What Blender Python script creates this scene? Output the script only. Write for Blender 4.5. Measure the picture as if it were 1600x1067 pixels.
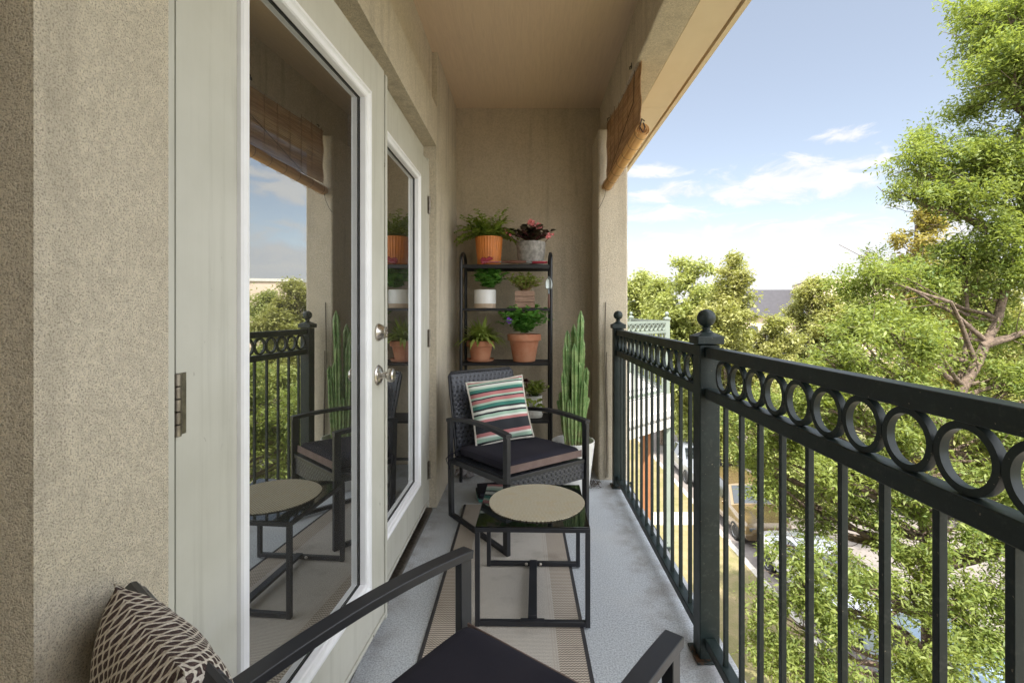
import bpy, math, random
import numpy as np
from mathutils import Vector, Matrix, Euler
R = math.radians
for o in list(bpy.data.objects): bpy.data.objects.remove(o)
S = bpy.context.scene
COL = S.collection
F, VX, VY, H = 755.0, 823.0, 488.0, 1.178      # lens in photo pixels, vanishing point, eye height

# ------------------------------------------------------------------ camera, sky, sun, exposure
cd = bpy.data.cameras.new('camera'); cam = bpy.data.objects.new('camera', cd); COL.objects.link(cam)
cam.location = (0, 0, H); cam.rotation_euler = (R(90), 0, 0)
cd.sensor_width = 36; cd.lens = 36*F/1600
cd.shift_x = -(VX-800)/1600; cd.shift_y = (VY-533.5)/1600
cd.clip_start = .01; cd.clip_end = 3000
S.camera = cam
SUN_AZ, SUN_EL = 181.0, 56.0                    # degrees; azimuth clockwise from +y (behind the camera)
az, el = R(SUN_AZ), R(SUN_EL)
sdir = Vector((math.sin(az)*math.cos(el), math.cos(az)*math.cos(el), math.sin(el)))
sl = bpy.data.lights.new('sun', 'SUN'); so = bpy.data.objects.new('sun', sl); COL.objects.link(so)
sl.energy = 3.2; sl.angle = R(.5); sl.color = (1, .94, .85)
so.rotation_euler = sdir.to_track_quat('Z', 'Y').to_euler(); so.location = (0, -5, 30)
S.view_settings.view_transform = 'Standard'; S.view_settings.look = 'None'
S.view_settings.gamma = 1; S.view_settings.exposure = 1.9
S.cycles.max_bounces = 14; S.cycles.diffuse_bounces = 8; S.cycles.glossy_bounces = 6

W = bpy.data.worlds.new('World'); S.world = W; W.use_nodes = True
nt = W.node_tree; nt.nodes.clear()
class NB:                                       # tiny node-graph helper
    def __init__(s, t): s.t = t
    def n(s, typ, **kw):
        x = s.t.nodes.new(typ)
        for k, v in kw.items(): setattr(x, k, v)
        return x
    def put(s, sock, v):
        if v is None: return
        if isinstance(v, bpy.types.NodeSocket): s.t.links.new(v, sock)
        else:
            if sock.type == 'RGBA' and not isinstance(v, (int, float)) and len(v) == 3: v = (*v, 1)
            sock.default_value = v
    def m(s, op, a, b=None, c=None, clamp=False):
        x = s.n('ShaderNodeMath', operation=op, use_clamp=clamp)
        for i, v in enumerate((a, b, c)): s.put(x.inputs[i], v)
        return x.outputs[0]
    def vm(s, op, a, b=None):
        x = s.n('ShaderNodeVectorMath', operation=op)
        s.put(x.inputs[0], a); s.put(x.inputs[1], b); return x.outputs[0]
    def mix(s, f, a, b, mode='MIX'):
        x = s.n('ShaderNodeMix', data_type='RGBA', blend_type=mode)
        s.put(x.inputs[0], f); s.put(x.inputs[6], a); s.put(x.inputs[7], b); return x.outputs[2]
    def noise(s, vec, scale, detail=3, rough=.55, dist=0):
        x = s.n('ShaderNodeTexNoise'); s.put(x.inputs['Vector'], vec); s.put(x.inputs['Scale'], scale)
        x.inputs['Detail'].default_value = detail; x.inputs['Roughness'].default_value = rough
        x.inputs['Distortion'].default_value = dist; return x.outputs[0]
    def ss(s, v, lo, hi, a=0., b=1.):
        x = s.n('ShaderNodeMapRange', interpolation_type='SMOOTHSTEP'); s.put(x.inputs[0], v)
        for i, q in enumerate((lo, hi, a, b)): x.inputs[1+i].default_value = q
        return x.outputs[0]
    def xyz(s, v):
        x = s.n('ShaderNodeSeparateXYZ'); s.put(x.inputs[0], v); return x.outputs
    def comb(s, a, b, c):
        x = s.n('ShaderNodeCombineXYZ')
        for i, v in enumerate((a, b, c)): s.put(x.inputs[i], v)
        return x.outputs[0]
b = NB(nt)
sky = b.n('ShaderNodeTexSky', sky_type='NISHITA'); sky.sun_disc = False
sky.sun_elevation = el; sky.sun_rotation = az; sky.altitude = 1600; sky.air_density = 1; sky.dust_density = 1.2; sky.ozone_density = 1
tc = b.n('ShaderNodeTexCoord').outputs['Generated']
dx, dy, dz = b.xyz(tc)
u = b.m('ARCTAN2', dx, dy); v = b.m('ARCSINE', dz)
wv = b.comb(b.m('MULTIPLY', u, 1.0), b.m('MULTIPLY', v, 2.6), 0.3)
n1 = b.noise(wv, 13, 9, .62, .6); n2 = b.noise(wv, 2.4, 5, .5)
cl = None
def deg(px, py):
    return math.atan2(px-VX, F), math.atan2(VY-py, math.hypot(px-VX, F))
for px, py, aa, bb in ((1250, 283, .145, .040), (1190, 300, .13, .028), (1320, 212, .045, .014), (1025, 268, .06, .012), (1060, 300, .09, .020), (1040, 335, .10, .018),
                       (1110, 365, .12, .016), (1460, 400, .25, .03), (1300, 265, .10, .018), (1500, 330, .10, .05), (1440, 410, .16, .03)):
    u0, v0 = deg(px, py)
    d = b.m('SQRT', b.m('ADD', b.m('POWER', b.m('DIVIDE', b.m('SUBTRACT', u, u0), aa), 2), b.m('POWER', b.m('DIVIDE', b.m('SUBTRACT', v, v0), bb), 2)))
    d = b.m('SUBTRACT', 1.0, d)
    cl = d if cl is None else b.m('MAXIMUM', cl, d)
hb = b.m('DIVIDE', b.m('SUBTRACT', .150, v), .055)                                   # cloud bank along the horizon
cl = b.m('MAXIMUM', b.m('MAXIMUM', cl, -1.0), hb)
cl = b.m('MINIMUM', cl, 1.2)
fill_cloud = b.m('MAXIMUM', b.ss(b.m('ABSOLUTE', b.m('SUBTRACT', u, .45)), .60, .95, 0, 1), b.ss(v, .68, .95))               # extra-bright cloud added outside the view to fill the shaded balcony
cl = b.m('MAXIMUM', cl, b.m('ADD', -1.2, b.m('MULTIPLY', fill_cloud, b.m('MULTIPLY', n2, 4.0))))
f = b.ss(b.m('ADD', b.m('MULTIPLY', cl, 1.05), b.m('MULTIPLY', b.m('SUBTRACT', n1, .5), 3.6)), -.25, .75, 0, .93)
skc = b.mix(.30, b.mix(1, sky.outputs[0], (.84, .70, .58), 'MULTIPLY'), (2.6, 2.8, 3.1))
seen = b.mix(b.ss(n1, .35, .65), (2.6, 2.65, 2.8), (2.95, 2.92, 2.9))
col = b.mix(f, skc, b.mix(fill_cloud, seen, (9.6, 9.9, 10.3)))
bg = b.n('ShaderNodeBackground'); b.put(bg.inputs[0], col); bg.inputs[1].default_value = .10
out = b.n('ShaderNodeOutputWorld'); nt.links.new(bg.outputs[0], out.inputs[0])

# ------------------------------------------------------------------ materials
def newmat(name):
    m = bpy.data.materials.new(name); m.use_nodes = True; m.node_tree.nodes.clear()
    b = NB(m.node_tree); p = b.n('ShaderNodeBsdfPrincipled'); o = b.n('ShaderNodeOutputMaterial')
    m.node_tree.links.new(p.outputs[0], o.inputs[0]); return m, b, p, o
def tco(b, k='Object'): return b.n('ShaderNodeTexCoord').outputs[k]
def bump(b, p, h, strength=.3, dist=.002):
    x = b.n('ShaderNodeBump'); x.inputs['Strength'].default_value = strength; x.inputs['Distance'].default_value = dist
    b.put(x.inputs['Height'], h); b.put(p.inputs['Normal'], x.outputs[0])
def mat(name, c, rough=.6, metal=0, c2=None, vs=6, bs=None, bst=.3, bd=.002, spec=.5, coat=0, rv=.1):
    m, b, p, o = newmat(name); t = tco(b)
    c2 = c2 or tuple(x*.82 for x in c)
    f = b.ss(b.noise(t, vs, 5, .6), .3, .7)
    b.put(p.inputs['Base Color'], b.mix(f, c, c2)); p.inputs['Metallic'].default_value = metal
    b.put(p.inputs['Roughness'], b.m('ADD', rough-rv/2, b.m('MULTIPLY', b.noise(t, vs*4, 3), rv)))
    p.inputs['Specular IOR Level'].default_value = spec; p.inputs['Coat Weight'].default_value = coat
    if bs: bump(b, p, b.noise(t, bs, 4, .6), bst, bd)
    return m
def stucco(name, c, dark=.55, big=.12):
    m, b, p, o = newmat(name); t = tco(b)
    g = b.noise(t, 420, 2, .6, .3); g2 = b.noise(t, 620, 2, .5); w = b.noise(t, 3.2, 5, .6)
    f = b.ss(b.m('ADD', b.m('MULTIPLY', g, .75), b.m('MULTIPLY', g2, .25)), .37, .52)
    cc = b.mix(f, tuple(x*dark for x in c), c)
    cc = b.mix(b.m('MULTIPLY', b.ss(w, .42, .75), big*2), cc, tuple(x*.72 for x in c))
    g3 = b.noise(t, 75, 4, .65); g4 = b.noise(t, 16, 4, .6)
    cc = b.mix(b.ss(b.m('ADD', b.m('MULTIPLY', g3, .7), b.m('MULTIPLY', g4, .3)), .38, .60, .34, 0), cc, tuple(x*.5 for x in c))
    st = b.noise(b.vm('MULTIPLY', t, (9, 9, .8)), 1.5, 4)
    cc = b.mix(b.m('MULTIPLY', b.ss(st, .50, .75), .30), cc, (.20, .17, .13))
    b.put(p.inputs['Base Color'], cc); p.inputs['Roughness'].default_value = .93; p.inputs['Specular IOR Level'].default_value = .2
    bump(b, p, b.m('ADD', b.m('ADD', g, b.m('MULTIPLY', g3, 1.3)), b.m('MULTIPLY', g2, .3)), .8, .005); return m
M = {}
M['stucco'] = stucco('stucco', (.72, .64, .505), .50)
M['stucco_end_shaded'] = stucco('stucco_end_wall_shaded', (.62, .53, .395), .66)  # darker copy of the wall stucco, gloom of the end corner put into its colour
M['paint'] = mat('door_paint', (.545, .535, .475), .45, c2=(.50, .49, .43), vs=5, bs=60, bst=.08, spec=.4)
M['white'] = mat('white_vinyl', (.86, .86, .88), .35, c2=(.81, .81, .83), vs=9)
M['nickel'] = mat('brushed_nickel', (.62, .58, .53), .28, 1, vs=40)
M['hinge'] = mat('hinge_steel', (.30, .27, .23), .42, 1, c2=(.18, .16, .14), vs=60)
M['black'] = mat('black_powder_coat', (.016, .017, .022), .42, c2=(.022, .023, .028), vs=14, bs=500, bst=.12, bd=.0006)
M['ironblack'] = mat('rack_black_paint', (.012, .012, .014), .38, vs=20)
M['rail'] = mat('green_black_railing_paint', (.008, .019, .0175), .40, c2=(.013, .028, .026), vs=11, bs=300, bst=.1, bd=.0008, spec=.3)
M['rail_pale'] = mat('pale_green_railing_paint', (.19, .225, .195), .5, c2=(.16, .19, .165), vs=4)
M['soffit'] = mat('soffit_paint', (.74, .62, .44), .6, c2=(.70, .58, .41), vs=3, bs=120, bst=.15)
M['terracotta'] = mat('terracotta', (.42, .155, .075), .78, c2=(.50, .24, .14), vs=9, bs=150, bst=.2)
M['orangepot'] = mat('orange_glaze', (.62, .20, .035), .5, c2=(.48, .15, .03), vs=18)
M['potwhite'] = mat('white_ceramic', (.74, .73, .71), .3, c2=(.70, .69, .66), vs=6)
M['pottan'] = mat('bare_clay_band', (.55, .42, .30), .75)
M['soil'] = mat('potting_soil', (.035, .024, .016), .95, c2=(.07, .05, .035), vs=90, bs=120, bst=.9, bd=.008)
M['concretepot'] = mat('mottled_concrete', (.34, .32, .29), .85, c2=(.17, .16, .145), vs=34, bs=60, bst=.6, bd=.004)
M['bark'] = mat('bark', (.19, .14, .105), .9, c2=(.07, .05, .038), vs=14, bs=28, bst=.9, bd=.03)
M['stem'] = mat('green_stem', (.10, .16, .04), .6)
M['crimson'] = mat('crimson_enamel', (.22, .012, .03), .35, c2=(.30, .03, .05), vs=30)
M['handle'] = mat('dark_wood_handle', (.13, .05, .03), .5)
M['steel'] = mat('dull_steel', (.35, .38, .38), .4, 1)
M['cushion'] = mat('charcoal_cushion', (.022, .021, .030), .93, c2=(.030, .028, .037), vs=5, bs=900, bst=.5, bd=.0008, spec=.15)
M['cushion_side'] = mat('faded_brown_cushion_band', (.20, .145, .13), .9, c2=(.16, .115, .10), vs=12, bs=900, bst=.4, bd=.0008, spec=.15)
M['piping'] = mat('cream_piping', (.66, .62, .55), .85)
M['rubber'] = mat('tyre_rubber', (.02, .02, .02), .8)
M['rim'] = mat('alloy', (.5, .5, .5), .35, .9)
M['carglass'] = mat('tinted_car_glass', (.02, .025, .03), .05, spec=1)
M['kerb'] = mat('concrete_kerb', (.45, .42, .38), .9, vs=1.5, bs=20, bst=.3)
M['path'] = mat('concrete_path', (.52, .48, .43), .9, vs=1.2, bs=25, bst=.3)
M['rag'] = mat('grey_rag', (.32, .30, .30), .9, vs=30)
M['twig'] = mat('dry_debris', (.07, .05, .035), .95, vs=40)
M['petalpink'] = mat('pink_petal', (.75, .12, .14), .55, c2=(.80, .35, .33), vs=60)
M['petalpurple'] = mat('purple_petal', (.22, .05, .50), .55)
M['darkred'] = mat('maroon_succulent', (.09, .012, .02), .5, c2=(.14, .03, .03), vs=40)
M['window'] = mat('far_window_glass', (.04, .05, .06), .1, spec=1)
M['windowframe'] = mat('far_window_frame', (.6, .58, .54), .6)
M['cream'] = mat('cream_render', (.62, .50, .40), .9, vs=.4)
M['pinkwall'] = mat('pink_brown_render', (.42, .26, .20), .9, vs=.4)
M['slate'] = mat('dark_slate_roof', (.045, .043, .050), .8, vs=2)
M['orangewood'] = mat('orange_timber', (.26, .11, .045), .7, vs=4)
M['wingwall'] = mat('pale_wing_siding', (.62, .60, .56), .8, vs=1)

def m_paint():
    m, b, p, o = newmat('scuffed_door_paint'); t = tco(b)
    c = (.545, .535, .475); cc = b.mix(b.ss(b.noise(t, 4, 5, .6), .3, .7), c, (.49, .48, .42))
    st = b.noise(b.vm('MULTIPLY', t, (14, 14, .7)), 2, 5, .65); cc = b.mix(b.ss(st, .50, .72, 0, .35), cc, (.33, .32, .27))
    sp = b.noise(b.vm('MULTIPLY', t, (1, 1, .55)), 42, 3, .6); lo = b.noise(t, 3.1, 3)
    mk = b.m('MULTIPLY', b.ss(sp, .66, .72), b.ss(lo, .45, .60)); cc = b.mix(b.m('MULTIPLY', mk, .6), cc, (.20, .185, .15))
    b.put(p.inputs['Base Color'], cc); b.put(p.inputs['Roughness'], b.m('ADD', .38, b.m('MULTIPLY', st, .25)))
    bump(b, p, b.noise(b.vm('MULTIPLY', t, (60, 60, 6)), 1.5, 3), .12, .002); return m
M['paint'] = m_paint()
def m_rail(rust=0.):
    m, b, p, o = newmat('rusty_railing_paint' if rust else 'weathered_railing_paint'); t = tco(b); z = b.xyz(t)[2]
    cc = b.mix(b.ss(b.noise(t, 11, 5, .65), .3, .7), (.0085, .0155, .0150), (.015, .025, .024))
    du = b.m('MULTIPLY', b.ss(b.noise(t, 60, 5, .7), .52, .75), .30); cc = b.mix(du, cc, (.10, .10, .09))
    ru = b.m('MULTIPLY', rust, b.ss(b.noise(t, 45, 4), .42, .62)); cc = b.mix(ru, cc, (.11, .055, .03))
    ch = b.ss(b.noise(t, 130, 3), .715, .73); cc = b.mix(ch, cc, (.20, .17, .13))
    b.put(p.inputs['Base Color'], cc); b.put(p.inputs['Roughness'], b.m('ADD', .34, b.m('MULTIPLY', b.noise(t, 30, 4), .2))); p.inputs['Specular IOR Level'].default_value = .35
    bump(b, p, b.noise(t, 200, 3), .15, .001); return m
M['rail'] = m_rail(); M['rail_rusty'] = m_rail(.8)
def m_ceiling():
    m, b, p, o = newmat('ceiling_board'); t = tco(b)
    g = b.noise(b.vm('MULTIPLY', t, (60, 3, 1)), 1.6, 6, .65, 1.2)
    cc = b.mix(b.ss(g, .35, .7), (.66, .525, .38), (.60, .475, .345))
    b.put(p.inputs['Base Color'], cc); p.inputs['Roughness'].default_value = .6
    bump(b, p, g, .35, .004); return m
M['ceiling'] = m_ceiling()
def m_floor():
    m, b, p, o = newmat('painted_concrete'); t = tco(b)
    x, y, z = b.xyz(t)
    g = b.noise(t, 170, 4, .7); w = b.noise(t, 2.2, 6, .62); w2 = b.noise(t, 9, 5, .6)
    cc = b.mix(b.ss(g, .38, .60), (.33, .355, .39), (.58, .61, .64))
    cc = b.mix(b.m('MULTIPLY', b.ss(w, .48, .7), .35), cc, (.58, .575, .57))
    dirt = b.m('MAXIMUM', b.ss(x, .40, .56), b.m('MULTIPLY', b.ss(x, -.42, -.56), 1.0))    # grime that gathers along rail and doors
    dirt = b.m('MAXIMUM', dirt, b.ss(y, 3.0, 3.5))
    dirt = b.m('MULTIPLY', dirt, b.ss(w2, .40, .66))
    cc = b.mix(b.m('MULTIPLY', dirt, .42), cc, (.17, .13, .11))
    b.put(p.inputs['Base Color'], cc); b.put(p.inputs['Roughness'], b.m('ADD', .5, b.m('MULTIPLY', w2, .3)))
    bump(b, p, g, .5, .003); return m
M['floor'] = m_floor()
def m_glass():
    m, b, p, o = newmat('door_glass')
    gl = b.n('ShaderNodeBsdfGlossy'); gl.inputs['Roughness'].default_value = .0; gl.inputs['Color'].default_value = (.93, .95, .93, 1)
    p.inputs['Base Color'].default_value = (.010, .009, .008, 1); p.inputs['Roughness'].default_value = .3
    t = tco(b)
    lw = b.n('ShaderNodeLayerWeight'); lw.inputs['Blend'].default_value = .35
    f = b.m('ADD', .42, b.m('MULTIPLY', lw.outputs['Fresnel'], .7), clamp=True)
    f = b.m('MULTIPLY', f, b.m('SUBTRACT', 1, b.m('MULTIPLY', b.ss(b.noise(t, 3, 6, .7), .55, .8), .12)))
    mx = b.n('ShaderNodeMixShader'); b.put(mx.inputs[0], f)
    b.t.links.new(p.outputs[0], mx.inputs[1]); b.t.links.new(gl.outputs[0], mx.inputs[2]); b.t.links.new(mx.outputs[0], o.inputs[0])
    return m
M['glass'] = m_glass()
def m_tabletop():
    m, b, p, o = newmat('black_glass_top'); p.inputs['Base Color'].default_value = (.006, .008, .007, 1)
    p.inputs['Roughness'].default_value = .04; p.inputs['Specular IOR Level'].default_value = .6; return m
M['tabletop'] = m_tabletop()
def m_wicker(name, k=1.0):
    # local x/z weave: rows of flat strands with dark gaps
    m, b, p, o = newmat(name); x, y, z = b.xyz(tco(b))
    px, pz = .030*k, .026*k
    gx = b.m('DIVIDE', x, px); gz = b.m('DIVIDE', z, pz)
    row = b.m('FLOOR', gz); gx2 = b.m('ADD', gx, b.m('MULTIPLY', b.m('MODULO', b.m('ABSOLUTE', row), 2), .5))
    fx = b.m('ABSOLUTE', b.m('SUBTRACT', b.m('FRACT', gx2), .5)); fz = b.m('ABSOLUTE', b.m('SUBTRACT', b.m('FRACT', gz), .5))
    d = b.m('ADD', b.m('MULTIPLY', fx, 1.0), b.m('MULTIPLY', fz, 1.0))
    hole = b.ss(d, .20, .28, 1, 0)
    wave = b.m('MULTIPLY', b.m('SINE', b.m('MULTIPLY', gx2, 6.283)), b.m('COSINE', b.m('MULTIPLY', gz, 3.1416)))
    cc = b.mix(hole, (.042, .045, .058), (.004, .004, .005))
    b.put(p.inputs['Base Color'], cc); p.inputs['Roughness'].default_value = .38
    bump(b, p, b.m('SUBTRACT', b.m('MULTIPLY', wave, .5), b.m('MULTIPLY', hole, 1.5)), .9, .003); return m
M['wicker'] = m_wicker('woven_resin')
def m_stripes():
    m, b, p, o = newmat('striped_pillow_fabric'); x, y, z = b.xyz(tco(b))
    t = b.m('ADD', b.m('DIVIDE', z, .38), b.m('MULTIPLY', b.noise(tco(b), 6, 2), .035))
    r = b.n('ShaderNodeValToRGB'); r.color_ramp.interpolation = 'CONSTANT'
    K, P_, G, Wt, T = (.025, .028, .035), (.50, .20, .20), (.40, .56, .45), (.70, .72, .66), (.05, .20, .16)
    seq = [(0, T), (.03, K), (.06, G), (.11, Wt), (.14, P_), (.19, K), (.34, P_), (.38, Wt), (.41, G), (.45, K), (.48, Wt), (.52, K), (.55, T), (.60, G), (.63, P_),
           (.68, K), (.70, G), (.73, P_), (.78, K), (.80, T), (.84, G), (.87, Wt), (.905, K), (.92, G), (.95, P_), (.985, K)]
    e = r.color_ramp.elements
    e[0].position = 0; e[0].color = (*seq[0][1], 1); e[1].position = seq[1][0]; e[1].color = (*seq[1][1], 1)
    for q, c in seq[2:]:
        k = e.new(q); k.color = (*c, 1)
    b.put(r.inputs[0], t); b.put(p.inputs['Base Color'], r.outputs[0]); p.inputs['Roughness'].default_value = .9
    bump(b, p, b.noise(tco(b), 700, 2), .4, .001); return m
M['stripes'] = m_stripes()
def m_hound():
    m, b, p, o = newmat('brown_and_cream_knit'); x, y, z = b.xyz(tco(b))
    cw, ch = .0085, .0110
    gx = b.m('DIVIDE', x, cw); gz = b.m('DIVIDE', b.m('ADD', z, b.m('MULTIPLY', b.noise(tco(b), 9, 2), .02)), ch)
    par = b.m('MULTIPLY', b.m('MODULO', b.m('ABSOLUTE', b.m('FLOOR', gx)), 2), .5)
    fz = b.m('ABSOLUTE', b.m('SUBTRACT', b.m('FRACT', b.m('ADD', gz, par)), .5)); fx = b.m('ABSOLUTE', b.m('SUBTRACT', b.m('FRACT', gx), .5))
    f = b.ss(b.m('ADD', b.m('MULTIPLY', fx, .62), fz), .38, .46)
    th = b.noise(tco(b), 350, 2)
    cc = b.mix(f, (.045, .026, .026), (.62, .57, .50)); cc = b.mix(b.ss(th, .45, .7, 0, .35), cc, (.25, .18, .15))
    b.put(p.inputs['Base Color'], cc); p.inputs['Roughness'].default_value = .95
    bump(b, p, b.m('ADD', th, b.m('MULTIPLY', b.m('SUBTRACT', .5, fx), 1.2)), .8, .003); return m
M['hound'] = m_hound()
def m_mat():
    m, b, p, o = newmat('woven_straw'); t = tco(b); x, y, z = b.xyz(t)
    a = b.m('SINE', b.m('MULTIPLY', x, 800)); c = b.m('SINE', b.m('ADD', b.m('MULTIPLY', y, 560), b.m('MULTIPLY', b.m('FLOOR', b.m('MULTIPLY', x, 127.3)), 3.14)))
    h = b.m('ADD', b.m('ABSOLUTE', a), c)
    cc = b.mix(b.ss(h, -.2, 1.4), (.28, .23, .15), (.72, .66, .50)); cc = b.mix(b.ss(b.noise(t, 22, 4), .45, .75, 0, .5), cc, (.50, .40, .24))
    b.put(p.inputs['Base Color'], cc); p.inputs['Roughness'].default_value = .85; bump(b, p, h, .8, .002); return m
M['straw'] = m_mat()
def m_rug():
    m, b, p, o = newmat('woven_runner'); t = tco(b); x, y, z = b.xyz(t)
    ax = b.m('ABSOLUTE', x)                       # local x is across the runner, half width .29
    th = b.noise(t, 420, 3, .6); w = b.noise(t, 7, 5)
    yarn = b.m('SINE', b.m('MULTIPLY', y, 900)); yx = b.m('SINE', b.m('MULTIPLY', x, 900))
    cen = b.mix(b.ss(b.m('ADD', th, b.m('MULTIPLY', yarn, .10)), .35, .62), (.30, .275, .245), (.66, .61, .545))
    zz = b.m('SINE', b.m('ADD', b.m('MULTIPLY', y, 560), b.m('MULTIPLY', b.m('ABSOLUTE', b.m('SINE', b.m('MULTIPLY', x, 260))), 2.2)))
    bor = b.mix(b.ss(b.m('ADD', zz, b.m('MULTIPLY', th, .7)), .0, .8), (.24, .20, .165), (.56, .49, .41))
    isb = b.ss(ax, .185, .187)
    cc = b.mix(isb, cen, bor)
    line = b.m('MULTIPLY', b.ss(ax, .160, .163), b.ss(ax, .183, .186, 1, 0)); l2 = b.ss(b.m('SINE', b.m('MULTIPLY', ax, 640)), -.2, .3)
    cc = b.mix(b.m('MULTIPLY', line, l2), cc, (.46, .41, .36))
    cc = b.mix(b.ss(ax, .276, .279), cc, (.035, .033, .036))
    cc = b.mix(b.ss(b.noise(t, 5, 5), .52, .75, 0, .4), cc, (.14, .11, .08))
    b.put(p.inputs['Base Color'], cc); p.inputs['Roughness'].default_value = .95
    bump(b, p, b.m('ADD', th, b.m('MULTIPLY', yarn, .3)), .7, .002); return m
M['rug'] = m_rug()
def m_bamboo(name, c, c2, freq=420, axis=2):
    m, b, p, o = newmat(name); t = tco(b); q = b.xyz(t)
    s = b.m('SINE', b.m('MULTIPLY', q[axis], freq)); n = b.noise(b.vm('MULTIPLY', t, (4, 4, 90)), 1.5, 4)
    cc = b.mix(b.ss(n, .35, .65), c, c2); cc = b.mix(b.ss(s, -.95, -.55, 1, 0), cc, (.05, .025, .012))
    b.put(p.inputs['Base Color'], cc); p.inputs['Roughness'].default_value = .5; bump(b, p, s, .5, .002); return m
M['slat'] = m_bamboo('bamboo_slats', (.50, .30, .15), (.27, .14, .06), 1)
M['roll'] = m_bamboo('bamboo_roll', (.75, .46, .20), (.62, .35, .13), 1, 1)
M['cord'] = mat('tan_cord', (.30, .18, .10), .9)
def m_leaf(name, c1, c2, c3, trans=.35):
    m, b, p, o = newmat(name)
    g = b.n('ShaderNodeNewGeometry').outputs['Random Per Island']
    n = b.ss(b.noise(tco(b), .55, 3), .35, .65)
    cc = b.mix(g, c1, c2); cc = b.mix(b.m('MULTIPLY', n, .5), cc, c3)
    b.put(p.inputs['Base Color'], cc); p.inputs['Roughness'].default_value = .5; p.inputs['Specular IOR Level'].default_value = .35
    tr = b.n('ShaderNodeBsdfTranslucent'); b.put(tr.inputs[0], b.mix(.5, cc, (c2[0]*1.5, c2[1]*1.5, c2[2]*.5)))
    mx = b.n('ShaderNodeMixShader'); mx.inputs[0].default_value = trans
    b.t.links.new(p.outputs[0], mx.inputs[1]); b.t.links.new(tr.outputs[0], mx.inputs[2]); b.t.links.new(mx.outputs[0], o.inputs[0])
    return m
M['leaf_near'] = m_leaf('ash_leaf', (.08, .14, .035), (.29, .34, .10), (.19, .22, .055), .45)
M['leaf_lime'] = m_leaf('lime_tree_leaf', (.19, .24, .07), (.37, .40, .15), (.27, .28, .09))
M['leaf_olive'] = m_leaf('olive_tree_leaf', (.17, .20, .06), (.36, .37, .13), (.27, .24, .10))
M['leaf_gold'] = m_leaf('yellowing_leaf', (.24, .22, .05), (.32, .27, .07), (.20, .15, .05))
M['leaf_pot'] = m_leaf('potted_leaf', (.07, .22, .04), (.20, .42, .08), (.10, .27, .04), .25)
M['leaf_potlight'] = m_leaf('yellow_green_potted_leaf', (.18, .27, .04), (.38, .44, .12), (.24, .30, .07), .25)
M['leaf_fern'] = m_leaf('fern_frond', (.13, .22, .03), (.30, .38, .07), (.16, .24, .04), .25)
M['leaf_dark'] = m_leaf('dark_begonia_leaf', (.02, .022, .015), (.06, .05, .025), (.05, .012, .014), .1)
def m_cactus():
    m, b, p, o = newmat('cactus_skin'); t = tco(b)
    cc = b.mix(b.ss(b.noise(t, 14, 5), .35, .65), (.12, .24, .06), (.30, .42, .16))
    z = b.xyz(t)[2]; sp = b.ss(b.noise(t, 130, 2), .60, .68, 0, .6); cc = b.mix(sp, cc, (.55, .55, .36))
    ck = b.m('MULTIPLY', b.ss(z, .28, .55, .8, 0), b.ss(b.noise(t, 30, 4), .45, .6)); cc = b.mix(ck, cc, (.28, .22, .12))
    b.put(p.inputs['Base Color'], cc); p.inputs['Roughness'].default_value = .5; bump(b, p, b.noise(t, 80, 3), .3, .002); return m
M['cactus'] = m_cactus()
def m_ground(name, c1, c2, c3, s=3, bs=60):
    m, b, p, o = newmat(name); t = tco(b)
    cc = b.mix(b.ss(b.noise(t, s, 6, .65), .35, .65), c1, c2); cc = b.mix(b.ss(b.noise(t, s*.12, 4), .45, .65), cc, c3)
    cc = b.mix(b.ss(b.noise(t, bs, 3), .3, .7, 0, .35), cc, tuple(x*.5 for x in c1))
    b.put(p.inputs['Base Color'], cc); p.inputs['Roughness'].default_value = .95; p.inputs['Specular IOR Level'].default_value = .15
    bump(b, p, b.noise(t, bs*.6, 4), .6, .03); return m
M['lawn'] = m_ground('dry_lawn', (.25, .205, .115), (.17, .165, .07), (.30, .235, .14), 2.2, 30)
M['field'] = m_ground('far_ground', (.20, .19, .08), (.26, .22, .13), (.15, .16, .07), .5, 8)
M['road'] = m_ground('sun_bleached_asphalt', (.23, .205, .19), (.19, .17, .16), (.26, .23, .21), 2, 60)
def m_crate():
    m, b, p, o = newmat('weathered_crate_wood'); t = tco(b)
    n = b.noise(b.vm('MULTIPLY', t, (12, 12, 120)), 1.5, 5, .6, .8)
    b.put(p.inputs['Base Color'], b.mix(b.ss(n, .35, .7), (.40, .26, .19), (.20, .12, .085))); p.inputs['Roughness'].default_value = .85
    bump(b, p, n, .5, .002); return m
M['crate'] = m_crate()
def car_paint(name, c): return mat(name, c, .25, .3, c2=tuple(x*.95 for x in c), vs=2, coat=1)

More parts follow.
